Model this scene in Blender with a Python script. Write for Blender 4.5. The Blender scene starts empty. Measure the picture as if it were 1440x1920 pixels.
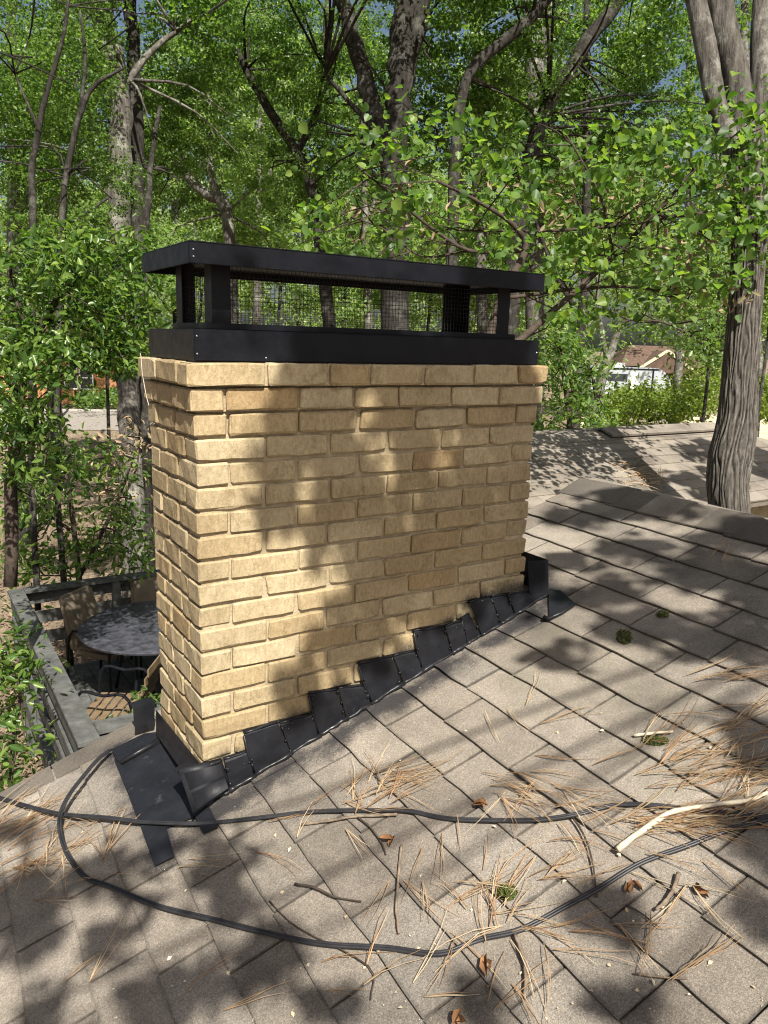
import bpy, bmesh, math, random
import numpy as np
from mathutils import Vector, Matrix, noise

# ------------------------------------------------------------------ camera, sky, sun, exposure
SC = bpy.context.scene
CAM = np.array([-0.6615, -1.9709, 1.2128])
YAW, PITCH, ROLL, FPX = 0.5691, -0.2189, 0.0291, 1436.5
def _rot():
    cy, sy, cp, sp = math.cos(YAW), math.sin(YAW), math.cos(PITCH), math.sin(PITCH)
    f = np.array([sy*cp, cy*cp, sp]); r = np.array([cy, -sy, 0.0]); u = np.cross(r, f)
    cr, sr = math.cos(ROLL), math.sin(ROLL)
    return np.array([cr*r+sr*u, -sr*r+cr*u, f])
MR = _rot()
cam_d = bpy.data.cameras.new('camera'); cam = bpy.data.objects.new('camera', cam_d)
SC.collection.objects.link(cam); SC.camera = cam
mw = Matrix.Identity(4)
for i in range(3):
    mw[i][0] = MR[0][i]; mw[i][1] = MR[1][i]; mw[i][2] = -MR[2][i]; mw[i][3] = CAM[i]
cam.matrix_world = mw
cam_d.sensor_fit = 'VERTICAL'; cam_d.sensor_height = 36.0; cam_d.lens = 36.0*FPX/1920
cam_d.clip_start = 0.05; cam_d.clip_end = 1500

SUN_AZ, SUN_EL = math.radians(-15), math.radians(50)      # azimuth (minus: left) of the chimney's front normal
S = np.array([math.sin(SUN_AZ)*math.cos(SUN_EL), -math.cos(SUN_AZ)*math.cos(SUN_EL), math.sin(SUN_EL)])
world = bpy.data.worlds.new('World'); SC.world = world; world.use_nodes = True
wn = world.node_tree; bg = wn.nodes['Background']
sky = wn.nodes.new('ShaderNodeTexSky'); sky.sky_type = 'NISHITA'; sky.sun_disc = False
sky.sun_elevation = SUN_EL; sky.sun_rotation = math.atan2(S[0], S[1])
sky.air_density = 1.0; sky.dust_density = 4.0; sky.ozone_density = 0.6
wn.links.new(sky.outputs[0], bg.inputs[0]); bg.inputs[1].default_value = 0.052
sun_d = bpy.data.lights.new('sun', 'SUN'); sun_d.energy = 5.0; sun_d.angle = math.radians(0.53); sun_d.color = (1, 0.95, 0.87)
sun = bpy.data.objects.new('sun', sun_d); SC.collection.objects.link(sun)
sun.rotation_euler = Vector(-S).to_track_quat('-Z', 'Y').to_euler()
SC.view_settings.view_transform = 'Standard'; SC.view_settings.look = 'None'
SC.view_settings.gamma = 1; SC.view_settings.use_curve_mapping = False
SC.view_settings.exposure = 1.05
SC.cycles.max_bounces = 6; SC.cycles.diffuse_bounces = 3; SC.cycles.glossy_bounces = 2; SC.cycles.transmission_bounces = 3
SC.cycles.use_denoising = True; SC.cycles.filter_width = 1.15

# ------------------------------------------------------------------ helpers
COL = SC.collection
def ray(px, py):
    d = np.array([(px-720)/FPX, -(py-960)/FPX, 1.0]) @ MR
    return d
def at(px, py, D):                       # the point seen at a photo pixel, D metres ahead
    return CAM + ray(px, py)*D
def onplane(px, py, n, c):
    d = ray(px, py); n = np.array(n, float)
    return CAM + d*((c-n@CAM)/(n@d))
SL, Z0 = 0.335, -0.14                    # roof: z = Z0 + SL*x
TH = math.atan(SL); RN = np.array([-math.sin(TH), 0, math.cos(TH)])
def roof(px, py, h=0.0):
    return onplane(px, py, [-SL, 0, 1], Z0+h/math.cos(TH))
def roofz(x): return Z0+SL*x
def front(px, py, o=0.0): return onplane(px, py, [0, 1, 0], -o)

def link(name, me, mat=None, parent=None, smooth=False):
    o = bpy.data.objects.new(name, me); COL.objects.link(o)
    if mat is not None and len(me.materials) == 0: me.materials.append(mat)
    if parent is not None: o.parent = parent
    if smooth:
        me.polygons.foreach_set('use_smooth', np.ones(len(me.polygons), bool)); me.update()
    return o
def empty(name, loc=(0, 0, 0)):
    o = bpy.data.objects.new(name, None); COL.objects.link(o); o.location = loc
    o.empty_display_size = 0.1
    return o
def tag(o, label=None, cat=None, group=None, kind=None):
    if label: o['label'] = label
    if cat: o['category'] = cat
    if group: o['group'] = group
    if kind: o['kind'] = kind
    return o
class MB:
    def __init__(s): s.v = []; s.f = []
    def add(s, vs, fs):
        b = len(s.v); s.v += [tuple(map(float, v)) for v in vs]; s.f += [tuple(b+i for i in f) for f in fs]
    def box(s, x0, x1, y0, y1, z0, z1):
        s.add([(x0,y0,z0),(x1,y0,z0),(x1,y1,z0),(x0,y1,z0),(x0,y0,z1),(x1,y0,z1),(x1,y1,z1),(x0,y1,z1)],
              [(3,2,1,0),(4,5,6,7),(0,1,5,4),(1,2,6,5),(2,3,7,6),(3,0,4,7)])
    def beam(s, a, b, w, h, up=(0, 0, 1)):
        a = np.array(a, float); b = np.array(b, float); d = b-a; d /= np.linalg.norm(d)
        up = np.array(up, float); r = np.cross(d, up); r /= np.linalg.norm(r); u = np.cross(r, d)
        q = [(-w/2, -h/2), (w/2, -h/2), (w/2, h/2), (-w/2, h/2)]
        s.add([a+r*i+u*j for i, j in q]+[b+r*i+u*j for i, j in q],
              [(0,1,2,3),(7,6,5,4),(1,0,4,5),(2,1,5,6),(3,2,6,7),(0,3,7,4)])
    def tube(s, pts, rad, n=8, cap=True):
        pts = [np.array(p, float) for p in pts]; vs = []; fs = []
        if np.isscalar(rad): rad = [rad]*len(pts)
        ref = None
        for i, p in enumerate(pts):
            d = pts[min(i+1, len(pts)-1)]-pts[max(i-1, 0)]; d = d/(np.linalg.norm(d)+1e-12)
            if ref is None:
                ref = np.cross(d, [0.3, 0.5, 0.8]) if abs(d[2]) < .9 else np.cross(d, [0, 1, 0.1])
            ref = ref-d*(ref@d); ref /= np.linalg.norm(ref)+1e-12; b = np.cross(d, ref)
            for k in range(n):
                a = 2*math.pi*k/n; vs.append(p+rad[i]*(math.cos(a)*ref+math.sin(a)*b))
        for i in range(len(pts)-1):
            for k in range(n):
                k2 = (k+1) % n; fs.append((i*n+k, i*n+k2, (i+1)*n+k2, (i+1)*n+k))
        if cap:
            fs.append(tuple(range(n))[::-1]); fs.append(tuple((len(pts)-1)*n+k for k in range(n)))
        s.add(vs, fs)
    def sheet(s, poly, th, n=None):      # a flat polygon with real thickness
        p = [np.array(q, float) for q in poly]
        if n is None:
            n = np.cross(p[1]-p[0], p[2]-p[0]); n = n/np.linalg.norm(n)
        n = np.array(n, float); m = len(p)
        s.add([q for q in p]+[q-n*th for q in p], [tuple(range(m)), tuple(range(m, 2*m))[::-1]] +
              [((i+1) % m, i, i+m, (i+1) % m+m) for i in range(m)])
    def mesh(s, name):
        me = bpy.data.meshes.new(name); me.from_pydata(s.v, [], s.f); me.update()
        return me
    def build(s, name, mat, parent=None, smooth=False):
        return link(name, s.mesh(name), mat, parent, smooth)
def catmull(pts, n=6):
    p = [np.array(q, float) for q in pts]; p = [2*p[0]-p[1]]+p+[2*p[-1]-p[-2]]; out = []
    for i in range(1, len(p)-2):
        for k in range(n):
            t = k/n
            out.append(.5*((2*p[i])+(-p[i-1]+p[i+1])*t+(2*p[i-1]-5*p[i]+4*p[i+1]-p[i+2])*t*t+(-p[i-1]+3*p[i]-3*p[i+1]+p[i+2])*t**3))
    out.append(p[-2]); return out
def fix_normals(me):
    bm = bmesh.new(); bm.from_mesh(me); bmesh.ops.recalc_face_normals(bm, faces=bm.faces); bm.to_mesh(me); bm.free()

# ------------------------------------------------------------------ materials
def newmat(name):
    m = bpy.data.materials.new(name); m.use_nodes = True
    return m, m.node_tree.nodes, m.node_tree.links, m.node_tree.nodes['Principled BSDF']
def N(nodes, typ, **kw):
    n = nodes.new(typ)
    for k, v in kw.items(): setattr(n, k, v)
    return n
def ramp(nodes, stops, interp='LINEAR'):
    r = nodes.new('ShaderNodeValToRGB'); e = r.color_ramp.elements; r.color_ramp.interpolation = interp
    while len(e) < len(stops): e.new(0.5)
    for el, (p, c) in zip(e, stops):
        el.position = p; el.color = (c[0], c[1], c[2], 1) if len(c) == 3 else c
    return r
def noise_t(nodes, links, co, scale, detail=4, rough=.6, vec=None):
    n = nodes.new('ShaderNodeTexNoise'); n.inputs['Scale'].default_value = scale
    n.inputs['Detail'].default_value = detail; n.inputs['Roughness'].default_value = rough
    if vec is not None:
        mp = nodes.new('ShaderNodeMapping'); mp.inputs['Scale'].default_value = vec
        links.new(co, mp.inputs[0]); links.new(mp.outputs[0], n.inputs[0])
    else: links.new(co, n.inputs[0])
    return n
def mixc(nodes, links, fac, a, b, mode='MIX'):
    m = nodes.new('ShaderNodeMix'); m.data_type = 'RGBA'; m.blend_type = mode
    for sock, val in ((m.inputs[0], fac), (m.inputs[6], a), (m.inputs[7], b)):
        if hasattr(val, 'is_linked') or hasattr(val, 'links'): links.new(val, sock)
        elif isinstance(val, (int, float)): sock.default_value = val
        else: sock.default_value = (*val, 1)
    return m.outputs[2]
def math_n(nodes, links, op, a, b=None, clamp=False):
    m = nodes.new('ShaderNodeMath'); m.operation = op; m.use_clamp = clamp
    for s_, v in ((m.inputs[0], a), (m.inputs[1], b)):
        if v is None: continue
        if isinstance(v, (int, float)): s_.default_value = v
        else: links.new(v, s_)
    return m.outputs[0]
def bump(nodes, links, bsdf, h, strength=.3, dist=.01):
    b = nodes.new('ShaderNodeBump'); b.inputs['Strength'].default_value = strength; b.inputs['Distance'].default_value = dist
    links.new(h, b.inputs['Height']); links.new(b.outputs[0], bsdf.inputs['Normal'])
def simple(name, col, rough=.7, spec=.3, var=.25, scale=20, bscale=60, bstr=.2, bdist=.004, metal=0):
    m, n, l, b = newmat(name)
    co = n.new('ShaderNodeTexCoord').outputs['Object']
    t = noise_t(n, l, co, scale, 5)
    lo = tuple(c*(1-var) for c in col); hi = tuple(min(1, c*(1+var)) for c in col)
    r = ramp(n, [(.3, lo), (.7, hi)]); l.new(t.outputs[0], r.inputs[0]); l.new(r.outputs[0], b.inputs['Base Color'])
    b.inputs['Roughness'].default_value = rough; b.inputs['Specular IOR Level'].default_value = spec; b.inputs['Metallic'].default_value = metal
    t2 = noise_t(n, l, co, bscale, 4); bump(n, l, b, t2.outputs[0], bstr, bdist)
    return m

def paint_mask(n, l, dist, width=.03):
    """black overspray on whatever lies near the sprayed flashing: dist is a 'distance to flashing' socket"""
    co = n.new('ShaderNodeNewGeometry').outputs['Position']
    t = noise_t(n, l, co, 9, 3); t2 = noise_t(n, l, co, 220, 2)
    d = math_n(n, l, 'ADD', dist, math_n(n, l, 'MULTIPLY', math_n(n, l, 'SUBTRACT', t.outputs[0], .5), width*2.2))
    d = math_n(n, l, 'ADD', d, math_n(n, l, 'MULTIPLY', math_n(n, l, 'SUBTRACT', t2.outputs[0], .5), width*.9))
    mr = n.new('ShaderNodeMapRange'); mr.interpolation_type = 'SMOOTHSTEP'
    l.new(d, mr.inputs[0]); mr.inputs[1].default_value = width; mr.inputs[2].default_value = -.004
    mr.inputs[3].default_value = 0; mr.inputs[4].default_value = 1
    return mr.outputs[0]
def axis(n, l, src, k):
    s = n.new('ShaderNodeSeparateXYZ'); l.new(src, s.inputs[0]); return s.outputs[k]
def seg_sd(n, l, px, py, a, b):
    """distance from (px,py) to a segment a-b in 2D (sockets px,py)"""
    ax, ay = a; bx, by = b; dx, dy = bx-ax, by-ay; L2 = dx*dx+dy*dy
    ux = math_n(n, l, 'SUBTRACT', px, ax); uy = math_n(n, l, 'SUBTRACT', py, ay)
    t = math_n(n, l, 'DIVIDE', math_n(n, l, 'ADD', math_n(n, l, 'MULTIPLY', ux, dx), math_n(n, l, 'MULTIPLY', uy, dy)), L2, clamp=True)
    ex = math_n(n, l, 'SUBTRACT', ux, math_n(n, l, 'MULTIPLY', t, dx)); ey = math_n(n, l, 'SUBTRACT', uy, math_n(n, l, 'MULTIPLY', t, dy))
    return math_n(n, l, 'SQRT', math_n(n, l, 'ADD', math_n(n, l, 'MULTIPLY', ex, ex), math_n(n, l, 'MULTIPLY', ey, ey)))

def mat_brick():
    m, n, l, b = newmat('buff_brick')
    tc = n.new('ShaderNodeTexCoord').outputs['Object']; pos = n.new('ShaderNodeNewGeometry').outputs['Position']
    oi = n.new('ShaderNodeObjectInfo').outputs['Random']
    base = ramp(n, [(0, (0.318, 0.226, 0.119)), (.10, (0.371, 0.288, 0.167)), (.45, (0.409, 0.335, 0.210)), (.8, (0.444, 0.372, 0.244)), (.92, (0.407, 0.330, 0.203)), (1, (0.345, 0.258, 0.143))])
    l.new(oi, base.inputs[0])
    t = noise_t(n, l, pos, 7, 5, .65)
    c = mixc(n, l, math_n(n, l, 'MULTIPLY', math_n(n, l, 'SUBTRACT', t.outputs[0], .42, True), 2.2, True), base.outputs[0], (.29, .228, .132))
    t3 = noise_t(n, l, pos, 70, 5, .75, (1.5, 1.5, .7))      # drag marks up and down the face
    r3 = ramp(n, [(.36, (.78, .755, .71)), (.62, (1.08, 1.08, 1.08))]); l.new(t3.outputs[0], r3.inputs[0])
    c = mixc(n, l, 1.0, c, r3.outputs[0], 'MULTIPLY')
    t4 = noise_t(n, l, pos, 300, 3, .6)                     # dark iron specks
    r4 = ramp(n, [(.60, (1, 1, 1)), (.68, (.40, .33, .25))]); l.new(t4.outputs[0], r4.inputs[0])
    c = mixc(n, l, .8, c, r4.outputs[0], 'MULTIPLY')
    t5 = noise_t(n, l, pos, 16, 6, .75)
    r5 = ramp(n, [(.54, (1, 1, 1)), (.74, (.52, .47, .40))]); l.new(t5.outputs[0], r5.inputs[0])
    c = mixc(n, l, .9, c, r5.outputs[0], 'MULTIPLY')
    t6 = noise_t(n, l, pos, 2.2, 4, .6)
    r6 = ramp(n, [(.38, (.80, .78, .75)), (.62, (1.06, 1.06, 1.05))]); l.new(t6.outputs[0], r6.inputs[0])
    c = mixc(n, l, 1, c, r6.outputs[0], 'MULTIPLY')
    # overspray from the painted flashing, on the front face
    x, z = axis(n, l, pos, 0), axis(n, l, pos, 2)
    d = None
    for a, bb in STEP_TOPS:
        s_ = seg_sd(n, l, x, z, a, bb); d = s_ if d is None else math_n(n, l, 'MINIMUM', d, s_)
    c = mixc(n, l, math_n(n, l, 'MULTIPLY', paint_mask(n, l, d, .045), .9), c, (.018, .018, .02))
    l.new(c, b.inputs['Base Color']); b.inputs['Roughness'].default_value = .85; b.inputs['Specular IOR Level'].default_value = .2
    h1 = noise_t(n, l, pos, 26, 5, .6); h2 = noise_t(n, l, pos, 190, 3, .7)
    h = math_n(n, l, 'ADD', h1.outputs[0], math_n(n, l, 'MULTIPLY', h2.outputs[0], .22))
    h = math_n(n, l, 'ADD', h, math_n(n, l, 'MULTIPLY', t3.outputs[0], .25))
    bump(n, l, b, h, .55, .006)
    return m
def mat_shingle(name='roof_shingle', spray=True):
    m, n, l, b = newmat(name)
    pos = n.new('ShaderNodeNewGeometry').outputs['Position']
    oi = n.new('ShaderNodeObjectInfo').outputs['Random'] if spray else n.new('ShaderNodeNewGeometry').outputs['Random Per Island']
    base = ramp(n, [(0, (0.168, 0.150, 0.129)), (.25, (0.212, 0.190, 0.163)), (.55, (0.237, 0.213, 0.183)), (.8, (0.196, 0.180, 0.159)), (1, (0.261, 0.236, 0.203))])
    l.new(oi, base.inputs[0])
    t = noise_t(n, l, pos, 3.2, 5, .6)
    r = ramp(n, [(.32, (.56, .555, .55)), (.60, (1.14, 1.13, 1.11))]); l.new(t.outputs[0], r.inputs[0])
    c = mixc(n, l, 1, base.outputs[0], r.outputs[0], 'MULTIPLY')
    g = noise_t(n, l, pos, 420, 2, .6)                      # mineral granules
    rg = ramp(n, [(.30, (.45, .44, .42)), (.46, (.90, .89, .88)), (.58, (1.06, 1.05, 1.03)), (.70, (1.75, 1.72, 1.66))]); l.new(g.outputs[0], rg.inputs[0])
    c = mixc(n, l, .85, c, rg.outputs[0], 'MULTIPLY')
    g2 = noise_t(n, l, pos, 170, 3, .75)
    rg2 = ramp(n, [(.34, (.72, .71, .70)), (.66, (1.18, 1.17, 1.15))]); l.new(g2.outputs[0], rg2.inputs[0])
    c = mixc(n, l, 1, c, rg2.outputs[0], 'MULTIPLY')
    s = noise_t(n, l, pos, 1.3, 6, .7)                      # algae and moss film
    rs = ramp(n, [(.56, (0, 0, 0)), (.74, (.55, .55, .55))]); l.new(s.outputs[0], rs.inputs[0])
    c = mixc(n, l, rs.outputs[0], c, (.13, .122, .09))
    s2 = noise_t(n, l, pos, 5.5, 6, .75)
    rs2 = ramp(n, [(.66, (0, 0, 0)), (.76, (.6, .6, .6))]); l.new(s2.outputs[0], rs2.inputs[0])
    c = mixc(n, l, rs2.outputs[0], c, (.145, .155, .06))
    if spray:                                               # dirt and painted shade in the slots between tabs and along the butts
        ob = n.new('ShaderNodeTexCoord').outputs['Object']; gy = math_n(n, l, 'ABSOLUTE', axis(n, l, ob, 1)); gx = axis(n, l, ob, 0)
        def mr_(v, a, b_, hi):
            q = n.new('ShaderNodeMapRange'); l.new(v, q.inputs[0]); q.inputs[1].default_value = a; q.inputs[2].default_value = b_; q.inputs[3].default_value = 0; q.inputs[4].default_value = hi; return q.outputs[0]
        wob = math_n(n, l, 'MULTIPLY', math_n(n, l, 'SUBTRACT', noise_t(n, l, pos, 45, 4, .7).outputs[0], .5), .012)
        dirt_shade = math_n(n, l, 'MAXIMUM', mr_(math_n(n, l, 'ADD', gy, wob), .1455, .1497, .6), mr_(math_n(n, l, 'ADD', gx, wob), .008, .0, .4))
        c = mixc(n, l, dirt_shade, c, (.045, .040, .034))
        x, y = axis(n, l, pos, 0), axis(n, l, pos, 1)
        d = None
        for a, bb in SPRAY_ROOF:
            s_ = seg_sd(n, l, x, y, a, bb); d = s_ if d is None else math_n(n, l, 'MINIMUM', d, s_)
        c = mixc(n, l, math_n(n, l, 'MULTIPLY', paint_mask(n, l, d, .10), .9), c, (.017, .017, .02))
    l.new(c, b.inputs['Base Color']); b.inputs['Roughness'].default_value = .92; b.inputs['Specular IOR Level'].default_value = .15
    h = math_n(n, l, 'ADD', g.outputs[0], math_n(n, l, 'MULTIPLY', g2.outputs[0], .8))
    h = math_n(n, l, 'ADD', h, math_n(n, l, 'MULTIPLY', noise_t(n, l, pos, 14, 3).outputs[0], 2.0))
    bump(n, l, b, h, .5, .0022)
    return m
def mat_black(name, col=(.010, .0105, .013), rough=.42, dents=.25, scuff=0.0):
    m, n, l, b = newmat(name)
    pos = n.new('ShaderNodeNewGeometry').outputs['Position']
    t = noise_t(n, l, pos, 11, 5, .65)
    hi = tuple(c*2.0 for c in col)
    r = ramp(n, [(.35, col), (.75, hi)]); l.new(t.outputs[0], r.inputs[0]); c = r.outputs[0]
    if scuff:
        t2 = noise_t(n, l, pos, 17, 7, .8)
        r2 = ramp(n, [(.60, (0, 0, 0)), (.70, (scuff*.35,)*3), (.80, (scuff,)*3)]); l.new(t2.outputs[0], r2.inputs[0])
        c = mixc(n, l, r2.outputs[0], c, (.14, .15, .17))
    l.new(c, b.inputs['Base Color']); b.inputs['Specular IOR Level'].default_value = .22
    rr = ramp(n, [(.3, (rough-.08,)*3), (.7, (rough+.14,)*3)]); l.new(noise_t(n, l, pos, 25, 5, .7).outputs[0], rr.inputs[0]); l.new(rr.outputs[0], b.inputs['Roughness'])
    bump(n, l, b, noise_t(n, l, pos, 13, 3, .5).outputs[0], dents, .006)
    return m
def mat_leaf(name, cols, trans=.38, rough=.42):
    m, n, l, b = newmat(name)
    ri = n.new('ShaderNodeNewGeometry').outputs['Random Per Island']
    oi = n.new('ShaderNodeObjectInfo').outputs['Random']
    f = math_n(n, l, 'FRACT', math_n(n, l, 'ADD', ri, oi))
    k = len(cols); r = ramp(n, [(i/(k-1), c) for i, c in enumerate(cols)]); l.new(f, r.inputs[0])
    l.new(r.outputs[0], b.inputs['Base Color']); b.inputs['Roughness'].default_value = rough; b.inputs['Specular IOR Level'].default_value = .4
    tr = n.new('ShaderNodeBsdfTranslucent')
    tint = mixc(n, l, 1, r.outputs[0], (1.9, 2.1, .8), 'MULTIPLY'); l.new(tint, tr.inputs[0])
    mx = n.new('ShaderNodeMixShader'); mx.inputs[0].default_value = trans+.05
    l.new(b.outputs[0], mx.inputs[1]); l.new(tr.outputs[0], mx.inputs[2])
    l.new(mx.outputs[0], n['Material Output'].inputs[0])
    return m
def mat_bark(name, dark, light, lichen=0.0, sc=1.0):
    m, n, l, b = newmat(name)
    pos = n.new('ShaderNodeNewGeometry').outputs['Position']
    t = noise_t(n, l, pos, 14*sc, 6, .7, (1.6, 1.6, .28))
    r = ramp(n, [(.32, dark), (.68, light)]); l.new(t.outputs[0], r.inputs[0]); c = r.outputs[0]
    if lichen:
        t2 = noise_t(n, l, pos, 3.5*sc, 6, .75)
        r2 = ramp(n, [(.5, (0, 0, 0)), (.62, (lichen,)*3)]); l.new(t2.outputs[0], r2.inputs[0])
        c = mixc(n, l, r2.outputs[0], c, (.36, .36, .31))
    l.new(c, b.inputs['Base Color']); b.inputs['Roughness'].default_value = .9; b.inputs['Specular IOR Level'].default_value = .15
    bump(n, l, b, t.outputs[0], .9, .03/sc)
    return m
def mat_random(name, cols, rough=.75, spec=.25):
    m, n, l, b = newmat(name)
    ri = n.new('ShaderNodeNewGeometry').outputs['Random Per Island']
    k = len(cols); r = ramp(n, [(i/(k-1), c) for i, c in enumerate(cols)]); l.new(ri, r.inputs[0])
    l.new(r.outputs[0], b.inputs['Base Color']); b.inputs['Roughness'].default_value = rough; b.inputs['Specular IOR Level'].default_value = spec
    return m

# flashing pieces along the chimney front: photo pixels of top-left, top-right, bottom-right, bottom-left
FL = [((389.5,1437.7),(416,1428),(433,1488),(405.7,1501)),
      ((420,1427),(463.5,1411),(473,1456),(428,1478)),
      ((457,1377),(521,1356),(541,1418),(474,1451)),
      ((524,1358),(581,1342),(594,1386),(542,1416)),
      ((578,1302),(630,1295),(644,1351),(594,1379)),
      ((633,1292),(682,1288),(690,1322),(645,1350)),
      ((671.5,1247),(733.5,1233),(750,1284),(692,1318)),
      ((736.5,1232),(775,1223),(789,1264),(751.5,1282)),
      ((775,1185),(830,1177),(842,1228),(786.5,1254)),
      ((833,1177),(864,1167),(870,1211),(843,1227)),
      ((865,1163),(879,1153),(896,1199),(872,1211)),
      ((879,1131),(917,1121),(931,1178),(897,1197)),
      ((920,1121),(948,1117),(958,1168),(933,1178)),
      ((950,1117),(993,1112),(1024,1157),(960,1166))]
FLW = [[front(p[0], p[1], .004) for p in q] for q in FL]
STEP_TOPS = [((q[0][0]+.004, q[0][2]), (q[1][0], q[1][2])) for q in FLW[1::2]]+[((FLW[11][0][0], FLW[11][0][2]), (1.22, FLW[13][1][2]+.03))]
APR = [roof(230, 1398), roof(212, 1424), roof(262, 1545), roof(290, 1622), roof(322, 1606), roof(312, 1550)]
SPRAY_ROOF = [((.0, -.062), (1.30, -.062)), ((1.34, -.04), (1.38, .2)), ((APR[1][0]+.02, APR[1][1]-.0), (APR[3][0]+.03, APR[3][1])), ((-.03, -.05), (-.03, .4))]

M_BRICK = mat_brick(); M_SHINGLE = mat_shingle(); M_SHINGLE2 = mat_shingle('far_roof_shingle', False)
M_MORTAR = simple('mortar', (.36, .295, .195), .95, .1, .22, 30, 150, .7, .005)
M_CAP = mat_black('black_coated_metal', (.0034, .0038, .0056), .40, .16, .10)
M_FLASH = mat_black('painted_flashing', (.0075, .0078, .0095), .50, .6, .25)
M_APRON = mat_black('dusty_apron_metal', (.008, .0085, .0105), .48, .5, .9)
M_TAR = mat_black('black_sealant', (.008, .008, .009), .30, .9, .2)
M_WIRE = mat_black('wire', (.014, .014, .014), .5, 0, 0)
M_SCREW = simple('screw_steel', (.42, .43, .45), .4, .5, .2, metal=.9)
M_CABLE = simple('cable_rubber', (.020, .020, .022), .48, .4, .35, 30, 120, .15, .002)
M_DARKBARK = mat_bark('dark_bark', (.009, .008, .007), (.042, .037, .031), .15)  # trunk shade put into the bark colour by darkening it
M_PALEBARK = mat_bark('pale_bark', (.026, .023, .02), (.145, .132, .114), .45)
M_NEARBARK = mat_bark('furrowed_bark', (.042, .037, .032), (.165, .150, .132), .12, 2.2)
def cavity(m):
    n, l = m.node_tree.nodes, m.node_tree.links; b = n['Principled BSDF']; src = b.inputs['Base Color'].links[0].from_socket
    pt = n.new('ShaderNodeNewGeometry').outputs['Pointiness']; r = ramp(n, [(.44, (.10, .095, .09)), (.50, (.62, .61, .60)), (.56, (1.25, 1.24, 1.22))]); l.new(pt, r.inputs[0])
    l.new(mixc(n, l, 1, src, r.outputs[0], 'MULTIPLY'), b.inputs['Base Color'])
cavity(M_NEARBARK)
M_TWIG = simple('twig_bark', (.16, .125, .09), .85, .15, .5, 40, 90, .4, .003)
M_TWIGPALE = simple('weathered_branch', (.46, .40, .30), .85, .15, .3, 30, 70, .5, .003)
M_TWIGDARK = simple('dark_twig_bark', (.055, .042, .033), .85, .15, .4, 30, 70, .5, .003)
M_NEEDLE = mat_random('dry_pine_needle', [(.19, .105, .055), (.32, .195, .10), (.40, .285, .16), (.26, .145, .07), (.48, .39, .25), (.24, .16, .095)])
M_CHIP = mat_random('bleached_leaf_bits', [(.55, .48, .33), (.36, .27, .16), (.62, .57, .40), (.22, .15, .09)])
M_DEADLEAF = simple('dead_leaf', (.19, .095, .042), .8, .2, .4, 40, 60, .3, .003)
M_MOSS = mat_random('moss', [(.035, .055, .012), (.075, .095, .022), (.11, .12, .035), (.05, .05, .02)], .95, .1)
M_DECK = simple('weathered_deck_wood', (.085, .087, .081), .85, .2, .45, 9, 60, .4, .004)  # wood toned darker to hold the deck's shade in its colour
M_GROUND = None
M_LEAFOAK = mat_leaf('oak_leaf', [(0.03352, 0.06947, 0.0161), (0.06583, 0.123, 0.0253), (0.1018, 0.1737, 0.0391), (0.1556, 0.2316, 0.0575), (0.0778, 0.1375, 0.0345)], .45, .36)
M_LEAFFAR = mat_leaf('distant_leaf', [(0.06262, 0.1106, 0.0378), (0.131, 0.2016, 0.07056), (0.2049, 0.2794, 0.1071), (0.296, 0.364, 0.1575), (0.1481, 0.2146, 0.0756)], .5, .38)  # paler than near leaves: haze of distance put into the leaf colour
M_LEAFBUD = mat_leaf('redbud_leaf', [(0.0396, 0.08543, 0.01694), (0.06989, 0.1361, 0.02662), (0.1048, 0.1869, 0.0363), (0.1864, 0.2603, 0.05082), (0.04892, 0.1042, 0.0242), (0.1281, 0.2002, 0.05445)], .42, .45)
M_LEAFLEFT = mat_leaf('glossy_shrub_leaf', [(0.02695, 0.05998, 0.01452), (0.05389, 0.1091, 0.02178), (0.0919, 0.1636, 0.03388), (0.1837, 0.2658, 0.05445), (0.03919, 0.07907, 0.01694)], .36, .33)
M_LEAFHEDGE = mat_leaf('hedge_leaf', [(0.066, 0.1092, 0.018), (0.121, 0.1782, 0.028), (0.176, 0.23, 0.035), (0.099, 0.1495, 0.022)], .35)
M_LITTER = mat_random('ground_litter', [(.12, .075, .045), (.20, .14, .085), (.09, .06, .04), (.26, .19, .12), (.05, .06, .02)])
M_LEAFDRY = mat_random('dry_foliage', [(.20, .14, .085), (.30, .22, .13), (.14, .12, .06), (.24, .19, .12)])

# ------------------------------------------------------------------ ground, street
GZ = -3.3
def mat_ground():
    m, n, l, b = newmat('leaf_litter_ground')
    pos = n.new('ShaderNodeNewGeometry').outputs['Position']
    t = noise_t(n, l, pos, .35, 6, .7); t2 = noise_t(n, l, pos, 9, 6, .8)
    r = ramp(n, [(.35, (.11, .078, .05)), (.5, (.20, .15, .10)), (.65, (.34, .27, .18))]); l.new(t.outputs[0], r.inputs[0])
    r2 = ramp(n, [(.3, (.45, .42, .40)), (.65, (1.2, 1.2, 1.2))]); l.new(t2.outputs[0], r2.inputs[0])
    c = mixc(n, l, 1, r.outputs[0], r2.outputs[0], 'MULTIPLY')
    l.new(c, b.inputs['Base Color']); b.inputs['Roughness'].default_value = .95
    bump(n, l, b, t2.outputs[0], .8, .06)
    return m
M_GROUND = mat_ground()
g = MB(); g.add([(-600, -600, GZ), (700, -600, GZ), (700, 700, GZ), (-600, 700, GZ)], [(0, 1, 2, 3)])
tag(g.build('ground', M_GROUND), kind='structure')
M_ASPH = simple('street_asphalt', (.24, .215, .19), .9, .2, .15, 4, 300, .3, .01)
a0, a1 = onplane(-400, 800, [0, 0, 1], GZ), onplane(560, 812, [0, 0, 1], GZ); b0, b1 = onplane(-400, 764, [0, 0, 1], GZ), onplane(560, 776, [0, 0, 1], GZ)
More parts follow.
